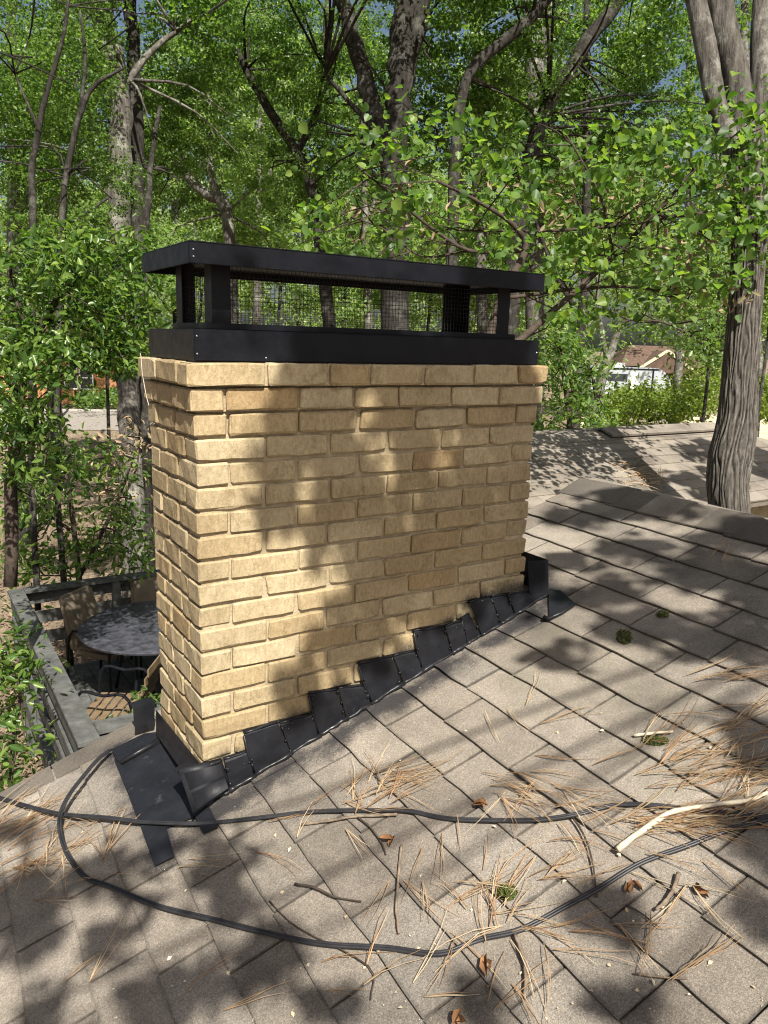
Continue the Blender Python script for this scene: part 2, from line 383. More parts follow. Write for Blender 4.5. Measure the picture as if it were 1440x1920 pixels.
g = MB(); g.add([(p[0], p[1], GZ+.02) for p in (a0, a1, b1, b0)], [(0, 1, 2, 3)]); tag(g.build('street', M_ASPH), kind='structure')
g = MB(); g.beam((b0[0], b0[1], GZ+.06), (b1[0], b1[1], GZ+.06), .18, .12)
tag(g.build('street_kerb', simple('kerb_concrete', (.35, .33, .30))), kind='structure')
# far lawn strip with lit sand in front of the hedge
g = MB(); q = [onplane(*p, [0, 0, 1], GZ) for p in ((1080, 822), (1600, 836), (1600, 775), (1080, 782))]
g.add([(p[0], p[1], GZ+.012) for p in q], [(0, 1, 2, 3)])
tag(g.build('bare_sand', simple('pale_sand', (.50, .41, .29), .95, .1, .25, .8, 20, .4, .03)), kind='structure')

# ------------------------------------------------------------------ house with its shingled roof
rng = random.Random(7)
house = tag(empty('house', (0, 0, GZ)), 'house under the grey brown shingled gable roof that the chimney rises through', 'house')
def hp(o):                                  # parent keeping world placement
    o.location = o.location-Vector((0, 0, GZ)); return o
YR, XE, XR, YF = .612, -1.30, 2.12, -4.2     # rake, eave, ridge, front end
def skew(y): return .028*y
deckb = MB()
def slab(mb, pts, th): mb.sheet(pts, th)
deckb.sheet([(XE, YF, roofz(XE)-.004), (XR+skew(YF), YF, roofz(XR)-.004), (XR+skew(YR), YR-.01, roofz(XR)-.004), (XE, YR-.01, roofz(XE)-.004)], .05, RN)
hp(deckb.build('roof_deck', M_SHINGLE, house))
XV = 3.55
bk = MB(); zb = roofz(XR)-SL*(XV-XR)
bk.sheet([(XR+.004, YF, roofz(XR)-.012), (XV, YF, zb), (XV, YR-.01, zb), (XR+.02, YR-.01, roofz(XR)-.012)], .05, (math.sin(TH), 0, math.cos(TH)))
hp(bk.build('back_slope', M_SHINGLE2, house))
w = MB(); w.box(XE+.35, 3.4, YF+.3, YR-.3, GZ, -.62); hp(w.build('wall', M_BRICK, house))
g = MB(); g.add([(XE+.35, YR-.3, -.62), (3.4, YR-.3, -.62), (2.12, YR-.3, .46), (XE+.35, YR-.32, -.62), (3.4, YR-.32, -.62), (2.12, YR-.32, .46)],
                [(0, 1, 2), (5, 4, 3), (0, 3, 4, 1), (1, 4, 5, 2), (2, 5, 3, 0)])
hp(g.build('gable', M_DECK, house))
g = MB(); g.beam((XE, YR-.025, roofz(XE)-.14), (XR+.01, YR-.025, roofz(XR)-.14), .022, .16); hp(g.build('fascia', simple('painted_fascia', (.42, .39, .34)), house))
g = MB(); g.beam((XE+.012, YF, roofz(XE)-.1), (XE+.012, YR-.05, roofz(XE)-.1), .022, .13); hp(g.build('fascia', bpy.data.materials['painted_fascia'], house))

EXPO = .1335
def tab_mesh(k, w, r):
    """one shingle tab in roof axes: butt edge at x=0, thick at the butt and thin under the next course"""
    ny = 5; mb = MB(); top = []; bot = []
    j = [r.uniform(-.003, .003) for _ in range(ny)]; lift = [r.uniform(-.0006, .0026) for _ in range(ny)]
    for i in range(ny):
        y = -w/2+w*i/(ny-1)
        top.append((j[i], y, .0100+lift[i])); bot.append((j[i]+.001, y, .0034+lift[i]))
    up = [(.17, -w/2, .0024), (.17, w/2, .0024)]; upb = [(.17, -w/2, -.002), (.17, w/2, -.002)]
    vs = top+bot+up+upb; T = ny*2
    fs = [tuple(range(ny-1, -1, -1))+(T, T+1), tuple(range(ny, 2*ny))+(T+3, T+2)]
    fs = [tuple(range(ny))[::-1]+(T, T+1), tuple(range(ny, 2*ny))+(T+3, T+2)]
    for i in range(ny-1): fs.append((i, i+1, ny+i+1, ny+i))
    fs += [(0, ny, T+2, T), (ny-1, T+1, T+3, 2*ny-1), (T, T+2, T+3, T+1)]
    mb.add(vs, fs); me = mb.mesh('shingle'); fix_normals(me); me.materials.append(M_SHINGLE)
    return me
TABS = [tab_mesh(k, w_, rng) for k, w_ in enumerate([.301, .299, .302, .298, .300, .301])]
HALF = [tab_mesh(k, w_, rng) for k, w_ in enumerate([.148, .146])]
Rroof = Matrix.Rotation(-TH, 4, 'Y')
tabs = []
for k in range(-19, 7):
    xk = 1.209+EXPO*k*1.0
    if xk < XE-.03 or xk > 2.03: continue
    off = (.152 if k % 2 else 0)+rng.choice([-.05, 0, .03, .07])
    y = YR-.004
    first = True
    while y > YF+.1:
        wv = .305
        me = rng.choice(TABS)
        if first:
            cut = .305-(off % .305)
            yc, sc = y-cut/2, max(.12, cut/.305); y -= cut; first = False
            if cut < .03: continue
        else: yc, sc = y-wv/2, 1.0; y -= wv
        if xk+.11 < 1.19 and xk > .02 and yc+.14 < .42 and yc-.14 > .005: continue
        tabs.append((xk+skew(yc), yc, sc, me))
tabs.sort(key=lambda t: -(t[1] > -2.15)*10-t[1]*.1)
near = [t for t in tabs if t[1] > -2.45]; far = [t for t in tabs if t[1] <= -2.45]
while len(near) > 296: far.append(near.pop())
for x, y, sc, me in near:
    o = link('shingle', me, None, house)
    o.matrix_basis = Matrix.Translation((x+rng.gauss(0, .0016), y, roofz(x)-GZ)) @ Rroof @ Matrix.Rotation(-.028+rng.gauss(0, .004), 4, 'Z') @ Matrix.Translation((.15, 0, 0)) @ Matrix.Rotation(abs(rng.gauss(0, .010)), 4, 'Y') @ Matrix.Rotation(rng.gauss(0, .004), 4, 'X') @ Matrix.Translation((-.15, 0, 0)) @ Matrix.Diagonal((1, sc, 1, 1))
mb = MB()
for x, y, sc, me in far:
    mt = Matrix.Translation((x, y, roofz(x))) @ Rroof @ Matrix.Rotation(-.028, 4, 'Z') @ Matrix.Diagonal((1, sc, 1, 1))
    mb.add([mt @ v.co for v in me.vertices], [tuple(p.vertices) for p in me.polygons])
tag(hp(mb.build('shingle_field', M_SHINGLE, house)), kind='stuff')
# rake starter strips laid over the edge at the left
for (x0, x1) in ((-1.29, -.33), (-.325, -.02)):
    mb = MB(); mb.sheet([(x0, YR-.085, roofz(x0)+.0135), (x1, YR-.085, roofz(x1)+.0135), (x1, YR+.012, roofz(x1)+.0135), (x0, YR+.012, roofz(x0)+.0135)], .006, RN)
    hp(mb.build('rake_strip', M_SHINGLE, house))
# ridge caps: bent shingles, each lapping the one behind
y = YR+.01; k = 0
while y > YF:
    L = .34; mb = MB(); xr = XR+skew(y-L/2); zz = roofz(XR)
    prof = [(-.150, -.150*SL+.0135), (-.08, -.08*SL+.019), (-.03, -.03*SL+.024), (0, .021), (.03, -.03*SL+.024), (.08, -.08*SL+.019), (.150, -.150*SL+.0135)]
    vs = []
    for yy, dz in ((y, .0), (y-L, .007)):
        for (dx, dzz) in prof: vs.append((xr+dx+rng.uniform(-.001, .001), yy, zz+dzz+dz))
        for (dx, dzz) in prof: vs.append((xr+dx, yy, zz+dzz+dz-.006))
    m_ = len(prof); fs = []
    for i in range(m_-1):
        fs += [(i, i+1, 2*m_+i+1, 2*m_+i), (m_+i, 3*m_+i, 3*m_+i+1, m_+i+1), (i, m_+i, m_+i+1, i+1), (2*m_+i, 2*m_+i+1, 3*m_+i+1, 3*m_+i)]
    fs += [(0, 2*m_, 3*m_, m_), (m_-1, 2*m_-1, 4*m_-1, 3*m_-1)]
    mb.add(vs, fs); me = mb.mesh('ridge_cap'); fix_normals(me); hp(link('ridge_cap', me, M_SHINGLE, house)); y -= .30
# the lower rear wing: its ridge runs across, its near slope faces us
WY, WZ = 2.53, .500
def wz(y): return WZ-SL*(WY-y)
g = MB(); TW = math.atan(SL)
g.sheet([(1.6, 1.34, wz(1.34)), (4.1, 1.34, wz(1.34)), (6.05, 1.34, wz(1.34)), (6.05, WY, WZ), (1.6, WY, WZ)], .05, (0, -math.sin(TW), math.cos(TW)))
g.sheet([(6.05, WY+.004, WZ-.004), (6.05, 3.9, wz(1.16)), (3.2, 3.9, wz(1.16)), (3.2, WY+.004, WZ-.004)], .05, (0, math.sin(TW), math.cos(TW)))
g.add([(6.052, 1.34, wz(1.34)), (7.3, 1.34, wz(1.34)-.001), (6.052, WY, WZ)], [(0, 1, 2)])
hp(g.build('rear_roof', M_SHINGLE2, house))
w = MB(); w.box(2.2, 5.9, 1.55, 3.7, GZ, wz(1.55)-.06); hp(w.build('rear_wall', M_BRICK, house))
mb = MB(); rr = random.Random(3)
def lay(mb, org, e1, e2, nn, L, nrow, x_of=lambda k: 0.0):
    for k in range(nrow):
        s0 = k*.133; x = (k % 2)*.15-.3
        while x < L:
            wd = .297; p = org+e2*s0; th = .011+rr.uniform(0, .002); j = rr.uniform(-.002, .002)
            a = p+e1*x+e2*j; b = p+e1*(x+wd)+e2*j; c = b+e2*.17; d = a+e2*.17
            mb.add([a+nn*th, b+nn*th, c+nn*.004, d+nn*.004, a, b], [(0, 1, 2, 3), (4, 5, 1, 0)])
            x += .30
e1 = np.array([1, 0, 0.]); e2 = np.array([0, math.cos(TW), math.sin(TW)]); nn = np.array([0, -math.sin(TW), math.cos(TW)])
lay(mb, np.array([1.7, 1.335, wz(1.335)]), e1, e2, nn, 4.3, 10)
tag(hp(mb.build('rear_shingles', M_SHINGLE2, house)), kind='stuff')
g = MB(); vx0, vx1 = 4.37, 5.88
for sgn in (-1, 1):
    tilt = np.array([0, sgn*.145, -.145*SL])
    g.sheet([np.array([vx0, WY, WZ+.055]), np.array([vx1, WY, WZ+.055]), np.array([vx1, WY, WZ+.055])+tilt, np.array([vx0, WY, WZ+.055])+tilt], .018, (0, sgn*math.sin(TW), math.cos(TW)))
hp(g.build('ridge_vent', M_SHINGLE2, house))
g = MB()
for sgn in (-1, 1): g.sheet([(2.0, WY, WZ+.018), (6.1, WY, WZ+.018), (6.1, WY+sgn*.14, WZ+.018-.14*SL), (2.0, WY+sgn*.14, WZ+.018-.14*SL)], .008, (0, sgn*math.sin(TW), math.cos(TW)))
hp(g.build('rear_ridge_cap', M_SHINGLE2, house))

# ------------------------------------------------------------------ chimney
chim = tag(empty('brick_chimney', (0, 0, 0)), 'rectangular buff brick chimney with corbelled top and stepped black flashing', 'chimney')
CH, CW, CD, JT = .0677, 1.212, .424, .0085
HB = CH-JT
def brick_mesh(L, D, seed):
    r = random.Random(seed); bm = bmesh.new()
    bmesh.ops.create_cube(bm, size=1.0)
    bmesh.ops.scale(bm, vec=(L, D, HB), verts=bm.verts)
    if L > .13:
        es = [e for e in bm.edges if abs(e.verts[0].co.x-e.verts[1].co.x) > L*.5]
        bmesh.ops.subdivide_edges(bm, edges=es, cuts=3)
    bmesh.ops.bevel(bm, geom=[e for e in bm.edges if e.is_manifold and e.calc_face_angle(0) > .5], offset=r.uniform(.0035, .006), segments=1, affect='EDGES')
    for v in bm.verts:
        lowf = 1.5 if v.co.z < 0 else 1.0
        v.co += Vector((r.gauss(0, .0010), r.gauss(0, .0010), r.gauss(0, .0008*lowf)))
        # worn corners
    for _ in range(r.choice([0, 1, 1, 2])):
        cx, cz = r.choice([-1, 1])*L/2, r.choice([-1, -1, 1])*HB/2; s_ = r.uniform(.25, .6)
        for v in bm.verts:
            d = math.hypot(v.co.x-cx, v.co.z-cz)
            if d < .02:
                v.co.x -= math.copysign(.010, cx)*s_*(1-d/.02); v.co.z -= math.copysign(.010, cz)*s_*(1-d/.02)
    bmesh.ops.triangulate(bm, faces=[f for f in bm.faces if len(f.verts) > 4])
    me = bpy.data.meshes.new('brick'); bm.to_mesh(me); bm.free(); me.materials.append(M_BRICK)
    return me
rb = random.Random(11)
BCACHE = {}
def get_brick(L, D):
    key = (round(L, 3), round(D, 3)); lst = BCACHE.setdefault(key, [])
    if len(lst) < (9 if L > .15 else 6): lst.append(brick_mesh(L, D, rb.random())); return lst[-1]
    return rb.choice(lst)
back_mb = MB(); nb = 0
def put_brick(x0, x1, y0, y1, z0, face, stuff=False):
    """face: 'F' front/back run along x, 'S' side run along y"""
    global nb
    L, D = (x1-x0, y1-y0) if face == 'F' else (y1-y0, x1-x0)
    me = get_brick(L, D)
    mt = Matrix.Translation(((x0+x1)/2+rb.gauss(0, .0010), (y0+y1)/2+rb.gauss(0, .0014), z0+HB/2+rb.gauss(0, .0010)))
    mt = mt @ Matrix.Rotation(rb.gauss(0, .0045), 4, 'X') @ Matrix.Rotation(rb.gauss(0, .0018), 4, 'Y') @ Matrix.Rotation(rb.gauss(0, .004), 4, 'Z')
    if face == 'S': mt = mt @ Matrix.Rotation(math.pi/2*rb.choice([1, -1]), 4, 'Z')
    elif rb.random() < .5: mt = mt @ Matrix.Rotation(math.pi, 4, 'Z')
    if stuff: back_mb.add([mt @ v.co for v in me.vertices], [tuple(p.vertices) for p in me.polygons]); return
    o = link('brick', me, None, chim); o.matrix_basis = mt; nb += 1
def run(x0, x1, cuts):
    xs = [x0]+cuts+[x1]
    return [(xs[i]+(JT/2 if i else 0), xs[i+1]-(JT/2 if i < len(xs)-2 else 0)) for i in range(len(xs)-1)]
BW = .090
for c in range(1, 23):                       # course 1 is the top, 17 the lowest showing on the left
    z0 = (17-c)*CH+JT/2
    if z0 < roofz(CW)-.5: pass
    o = {1: .024, 2: .013, 3: .003}.get(c, 0)
    x0, x1, y0, y1 = -o, CW+o, -o, CD+o
    def js(): return rb.uniform(-.008, .008)
    if c == 1: cuts = [.198, .388, .525, .72, .915, 1.10]
    elif c == 2: cuts = [.085, .30, .475, .632, .835, 1.03]
    elif c % 2 == 0: cuts = [CW/6*i+js()*.6 for i in range(1, 6)]
    else: cuts = [CW/6*(i+.5)+js()*.6 for i in range(0, 6)]
    full = (c % 2 == 0) and c > 2 or c == 1
    hidden_z = z0+CH
    if full:
        fr = run(x0, x1, cuts)
        sd = run(y0+BW+JT, y1, [y0+BW+JT+(y1-y0-BW-JT)/2])
        bkx = run(x0+BW+JT, x1-BW-JT, [CW/6*i for i in (1.5, 2.5, 3.5, 4.5)])
        for a, b in fr:
            if hidden_z > roofz(a)-.02: put_brick(a, b, y0, y0+BW, z0, 'F')
        for a, b in sd:
            if hidden_z > roofz(0)-.05: put_brick(x0, x0+BW, a, b, z0, 'S')
            if hidden_z > roofz(CW)-.05: put_brick(x1-BW, x1, a, b, z0, 'S')
        for a, b in bkx: put_brick(a, b, y1-BW, y1, z0, 'F', True)
    else:
        fc = [q for q in cuts if q > .15 and q < CW-.12] if c > 2 else cuts[1:]
        fr = run(x0+BW+JT, x1-BW-JT, [q for q in fc]) if c > 2 else run(x0+BW+JT, x1, fc)
        sd = run(y0, y1-BW-JT, [y0+(y1-y0-BW-JT)/2])
        for a, b in fr:
            if hidden_z > roofz(a)-.02: put_brick(a, b, y0, y0+BW, z0, 'F')
        for a, b in sd:
            if hidden_z > roofz(0)-.05: put_brick(x0, x0+BW, a, b, z0, 'S')
            if hidden_z > roofz(CW)-.05 and c > 2: put_brick(x1-BW, x1, a, b, z0, 'S')
        if c == 2:
            for a, b in run(y0+BW+JT, y1-BW-JT, [.21]): put_brick(x1-BW, x1, a, b, z0, 'S')
        for a, b in run(x0, x1, [CW/6*i for i in range(1, 6)]):
            big = (a < .05 or b > CW-.05)
            put_brick(a, b, y1-BW, y1, z0, 'F', not big)
tag(back_mb.build('brickwork', M_BRICK, chim), kind='stuff')
# mortar core: recessed behind the brick faces, with slightly uneven joints
core = bmesh.new(); bmesh.ops.create_cube(core, size=1)
bmesh.ops.scale(core, vec=(CW-.023, CD-.023, 17*CH+.45), verts=core.verts)
bmesh.ops.translate(core, vec=(CW/2, CD/2, (17*CH-.45)/2-.004), verts=core.verts)
bmesh.ops.subdivide_edges(core, edges=core.edges[:], cuts=40, use_grid_fill=True)
for v in core.verts:
    nz = noise.noise(Vector(v.co)*38)
    d = Vector((v.co.x-CW/2, v.co.y-CD/2, 0)); s_ = .0022*nz
    if abs(v.co.y) < .03 or abs(v.co.y-CD) < .03: v.co.y += math.copysign(s_, v.co.y-CD/2) if s_ > 0 else 0
    if abs(v.co.x) < .03 or abs(v.co.x-CW) < .03: v.co.x += math.copysign(s_, v.co.x-CW/2) if s_ > 0 else 0
me = bpy.data.meshes.new('mortar'); core.to_mesh(me); core.free(); link('mortar', me, M_MORTAR, chim)
for c, o in ((1, .011), (2, .001)):
    mb = MB(); mb.box(-o, CW+o, -o, CD+o, (17-c)*CH+.002, (18-c)*CH-.006); mb.build('mortar', M_MORTAR, chim)
# step flashing: every bent sheet is its own piece, lapping the next
D0_ = (np.zeros(3)-CAM) @ MR[2]
for i, q in enumerate(FLW):
    o = .0040+(.0035 if i % 2 else .0)
    a, b, c, d = [np.array(p)+np.array([0, -o, 0]) for p in q]
    a[1] -= .002; b[1] -= .002
    lip = np.array([0, .010+o, .007])
    mb = MB(); out = np.array([0, -.008, 0])
    c2, d2 = c+out, d+out
    toe = np.array([0, -.035, 0])
    c3, d3 = c2+toe, d2+toe; c3[2] = roofz(c3[0])+.013; d3[2] = roofz(d3[0])+.013
    c2[2] = max(c2[2], roofz(c2[0])+.016); d2[2] = max(d2[2], roofz(d2[0])+.016)
    if i == 0:                            # the corner sheet flares out past the brick corner
        a = at(336, 1449, D0_-.05); d2 = at(362, 1526, D0_-.085); lip0 = np.array([.05, .045, .012])
    rows = [[a+lip, b+lip], [a+lip*.35+np.array([0, 0, .003]), b+lip*.35+np.array([0, 0, .003])], [a, b], [(a+d2)/2+np.array([0, -.003, 0]), (b+c2)/2+np.array([0, -.002, 0])], [d2, c2]]
    vs = []; th = .0016
    for r_ in rows: vs += [r_[0], r_[1]]
    m_ = len(rows); vs2 = [v+np.array([0, th*1.5, -th*.5]) for v in vs]
    fs = []
    for k in range(m_-1): fs += [(2*k, 2*k+2, 2*k+3, 2*k+1)]
    n0 = len(vs); fs += [tuple(j+n0 for j in f[::-1]) for f in fs]
    for k in range(m_-1): fs += [(2*k, 2*k+n0, 2*k+2+n0, 2*k+2), (2*k+1, 2*k+3, 2*k+3+n0, 2*k+1+n0)]
    fs += [(0, 1, 1+n0, n0), (2*m_-2, 2*m_-2+n0, 2*m_-1+n0, 2*m_-1)]
    mb.add(vs+vs2, fs); me = mb.mesh('flashing_sheet'); fix_normals(me); link('flashing_sheet', me, M_FLASH, chim, i == 0)
# sealant bead that joins the sheets to the shingles
rs = random.Random(5); mb = MB()
for i, q in enumerate(FLW):
    c, d = q[2], q[3]
    pts = [d+(c-d)*t for t in np.linspace(-.05, 1.05, 6)]
    pts = [np.array([p[0], -.020+rs.uniform(-.004, .004), roofz(p[0])+.013+rs.uniform(-.001, .002)]) for p in pts]
    mb.tube(pts, [.007+rs.uniform(-.002, .003) for _ in pts], 6)
for i, q in enumerate(FLW):
    a, b = q[0], q[1]
    if i % 2 == 0 and i: mb.tube([a+np.array([-.002, -.007, 0]), (a*.5+q[3]*.5)+np.array([-.003, -.010, 0]), q[3]+np.array([-.002, -.012, .012])], [.0028, .004, .0055], 6)
    mb.tube([a+(b-a)*t+np.array([0, -.003, .006+rs.uniform(-.002, .003)]) for t in np.linspace(0, 1, 5)], [.0035+rs.uniform(-.001, .002) for _ in range(5)], 5)
for i, q in enumerate(FLW):
    for _ in range(3):
        t = rs.random(); p = (q[0]*(1-t)+q[3]*t)+np.array([rs.gauss(0, .003), -.012, rs.gauss(0, .004)]); e = p+np.array([rs.gauss(0, .006), -.001, rs.gauss(-.008, .006)])
        mb.tube([p, (p+e)/2+np.array([0, -.003, 0]), e], [.002, .005, .002], 6)
mb.build('sealant', M_TAR, chim, True)
# downhill apron, its upper strip and the corner pieces
def on_roof(pxs, h): return [roof(*p, h) for p in pxs]
mb = MB(); mb.sheet(on_roof([(214, 1424), (296, 1386), (312, 1398), (372, 1478), (364, 1530), (312, 1552), (326, 1604), (290, 1622), (262, 1545), (237, 1480)], .018), .004, RN); mb.build('apron_sheet', M_APRON, chim)
mb = MB(); mb.sheet(on_roof([(209, 1405), (270, 1375), (296, 1372), (299, 1392), (228, 1430), (218, 1424)], .024), .004, RN); mb.build('apron_sheet', M_APRON, chim)
mb = MB(); mb.tube([roof(*p, .026) for p in ((226, 1430), (260, 1410), (298, 1388))], [.008, .010, .010], 6); mb.build('sealant', M_TAR, chim, True)
mb = MB(); mb.sheet(on_roof([(362, 1524), (392, 1511), (409, 1548), (381, 1562)], .0205), .003, RN); mb.build('apron_sheet', M_APRON, chim)
# counter flashing on the downhill face, bent outwards
yz = [(.40, -.018, .03), (.02, -.018, .035)]
mb = MB()
def sidep(x, y, o): return onplane(x, y, [1, 0, 0], -o)
T0, T1, B0, B1 = sidep(294, 1332, .003), sidep(377, 1434, .003), sidep(294, 1376, .016), sidep(336, 1436, .022)
mb.sheet([T0, T1, B1, B0], .003); me = mb.mesh('counter_flashing'); fix_normals(me); link('counter_flashing', me, M_FLASH, chim)
mb = MB(); mb.sheet([T0+[-.002, .006, .03], T0+[-.002, .05, .03], T0+[-.075, .06, .02], T0+[-.075, .016, .02]], .003); mb.sheet([T0+[-.075, .016, .017], T0+[-.004, .006, .027], T0+[-.01, .006, -.045], T0+[-.075, .016, -.045]], .003)
me = mb.mesh('corner_flashing'); fix_normals(me); link('corner_flashing', me, M_FLASH, chim)
D0_ = (np.zeros(3)-CAM) @ MR[2]
mb = MB(); mb.sheet([at(324, 1442, D0_), at(336, 1453, D0_-.05), at(379, 1436, D0_-.008), at(358, 1425, D0_+.05)], .003); me = mb.mesh('corner_flashing'); fix_normals(me); link('corner_flashing', me, M_FLASH, chim)
# uphill upright plate and its foot
p0, p1, p2, p3 = [front(*p, .012) for p in ((989, 1052), (1027, 1050), (1028, 1157), (992, 1125))]
mb = MB(); mb.sheet([p0, p1, p2, p3], .003); me = mb.mesh('cricket_plate'); fix_normals(me); link('cricket_plate', me, M_FLASH, chim)
mb = MB(); mb.sheet([p1, p1+[.003, .40, .0], p2+[.003, .40, -.02], p2], .003); me = mb.mesh('cricket_plate'); fix_normals(me); link('cricket_plate', me, M_FLASH, chim)
mb = MB(); mb.sheet(on_roof([(1029, 1108), (1050, 1106), (1079, 1132), (1040, 1157), (1029, 1157)], .019), .004, RN); mb.build('apron_sheet', M_APRON, chim)
mb = MB(); mb.tube([roof(*p, .02) for p in ((1020, 1158), (1030, 1160), (1055, 1148), (1079, 1132))], [.010, .008, .005, .004], 6); mb.build('sealant', M_TAR, chim, True)
sp = MB()                                    # pale spatters of old caulk
for _ in range(14):
    i = rs.randrange(len(FLW)); q = FLW[i]; t = rs.random(); p = q[rs.choice([0, 3])]*(1-t)+q[rs.choice([1, 2])]*t
    s_ = rs.uniform(.0005, .0015); c_ = p+np.array([rs.gauss(0, .004), -.016, rs.gauss(0, .004)])
    sp.add([c_+np.array([-s_, 0, 0]), c_+np.array([0, -s_*.5, s_]), c_+np.array([s_*1.5, 0, 0]), c_+np.array([0, -s_, -s_])], [(0, 3, 1), (3, 2, 1)])
tag(sp.build('caulk_crumbs', simple('old_caulk', (.5, .5, .5)), chim), kind='stuff')
# hanging bit of thread under the cap's back corner
mb = MB(); mb.tube([(-.044, .34, 1.16), (-.046, .325, 1.15), (-.048, .31, 1.10), (-.05, .27, 1.04), (-.048, .255, 1.015)], .0009, 5); mb.build('thread', M_TWIGPALE, chim)

# ------------------------------------------------------------------ chimney cap
cap = tag(empty('chimney_cap', (0, 0, 17*CH)), 'black metal chimney cap with flat lid on posts and wire mesh sides', 'chimney cap')
def cp(o): o.location = o.location-Vector((0, 0, 17*CH)); return o
def bevel_me(me, off=.0025):
    bm = bmesh.new(); bm.from_mesh(me); bmesh.ops.recalc_face_normals(bm, faces=bm.faces)
    bmesh.ops.bevel(bm, geom=bm.edges[:], offset=off, segments=2, affect='EDGES'); bm.to_mesh(me); bm.free()
bz0, bz1 = 17*CH-.006, 1.231
mb = MB(); mb.box(.004, 1.208, .003, .419, bz0+.004, bz1); me = mb.mesh('base_skirt'); bevel_me(me); cp(link('base_skirt', me, M_CAP, cap))
mb = MB(); mb.box(.06, 1.15, .06, .362, bz1+.0005, bz1+.018); me = mb.mesh('base_tray'); bevel_me(me); cp(link('base_tray', me, M_CAP, cap))
# lid: top sheet plus four folded skirts, open below
lx0, lx1, ly0, ly1, lz0, lz1 = -.004, 1.206, -.003, .428, 1.392, 1.447
mb = MB(); ins = .004
mb.box(lx0, lx1, ly0, ly1, lz1-.004, lz1)
me = mb.mesh('lid'); bevel_me(me, .0015); lid = cp(link('lid', me, M_CAP, cap))
for (a, b, c, d) in ((lx0, lx1, ly0-.0015, ly0+ins), (lx0, lx1, ly1-ins, ly1+.0015), (lx0-.0015, lx0+ins, ly0+ins, ly1-ins), (lx1-ins, lx1+.0015, ly0+ins, ly1-ins)):
    mb = MB(); mb.box(a, b, c, d, lz0, lz1-.0045); me = mb.mesh('lid_skirt'); bevel_me(me, .0012); cp(link('lid_skirt', me, M_CAP, cap))
mb = MB(); mb.box(lx0+.005, lx1-.005, ly0+.005, ly1-.005, lz0+.022, lz0+.026); cp(mb.build('lid_pan', M_CAP, cap))
def post(x0, x1, y0, y1, lx, ly):
    """an angle post: two folded flanges meeting at the outer corner"""
    mb = MB(); t = .003
    yy = y0 if ly < 0 else y1-t; xx = x0 if lx < 0 else x1-t
    mb.box(x0, x1, yy, yy+t, bz1, lz0+.022)
    if ly < 0: mb.box(xx, xx+t, y0+t+.0005, y1, bz1, lz0+.022)
    else: mb.box(xx, xx+t, y0, y1-t-.0005, bz1, lz0+.022)
    cp(mb.build('post', M_CAP, cap))
px0, px1, py0, py1 = .083, 1.136, .083, .35
post(px0, px0+.054, py0, py0+.052, -1, -1); post(px1-.052, px1, py0, py0+.052, 1, -1)
post(px0-.012, px0+.044, py1-.052, py1, -1, 1); post(px1-.085, px1-.01, py1-.06, py1, 1, 1)
def screen(a, b, z0_, z1_, step=.0127):
    a = np.array(a, float); b = np.array(b, float); L = np.linalg.norm(b-a); d = (b-a)/L; nrm = np.array([-d[1], d[0], 0])
    mb = MB(); k = 0
    def wire(p, q, r=.0006):
        mb.tube([p, q], r, 3, False)
    t = .004
    while t < L: wire(np.array([*(a+d*t), z0_]), np.array([*(a+d*t), z1_])); t += step
    z = z0_+.004
    while z < z1_: wire(np.array([*a, z])+nrm*.0008, np.array([*b, z])+nrm*.0008); z += step
    tag(cp(mb.build('wire_mesh', M_WIRE, cap)), kind='stuff')
i_ = .006
screen((px0+i_, py0+i_), (px1-i_, py0+i_), bz1+.012, lz0+.022); screen((px0+i_, py1-i_), (px1-i_, py1-i_), bz1+.012, lz0+.022)
screen((px0+i_, py0+i_), (px0+i_, py1-i_), bz1+.012, lz0+.022); screen((px1-i_, py0+i_), (px1-i_, py1-i_), bz1+.012, lz0+.022)
def screw(x, y, z, axis_):
    mb = MB(); d = np.array({'y': (0, -.0025, 0), 'x': (-.0025, 0, 0)}[axis_]); p = np.array([x, y, z])
    mb.tube([p, p+d*.6, p+d], [.0026, .0023, .0011], 8); cp(mb.build('screw', M_SCREW, cap))
for z in (1.168, 1.213): screw(.012, .003, z, 'y')
for z in (1.425, 1.408): screw(.006, ly0-.0015, z, 'y')
screw(1.198, .003, 1.19, 'y'); screw(px0+.04, py0, 1.245, 'y'); screw(.205, .003, 1.16, 'y')

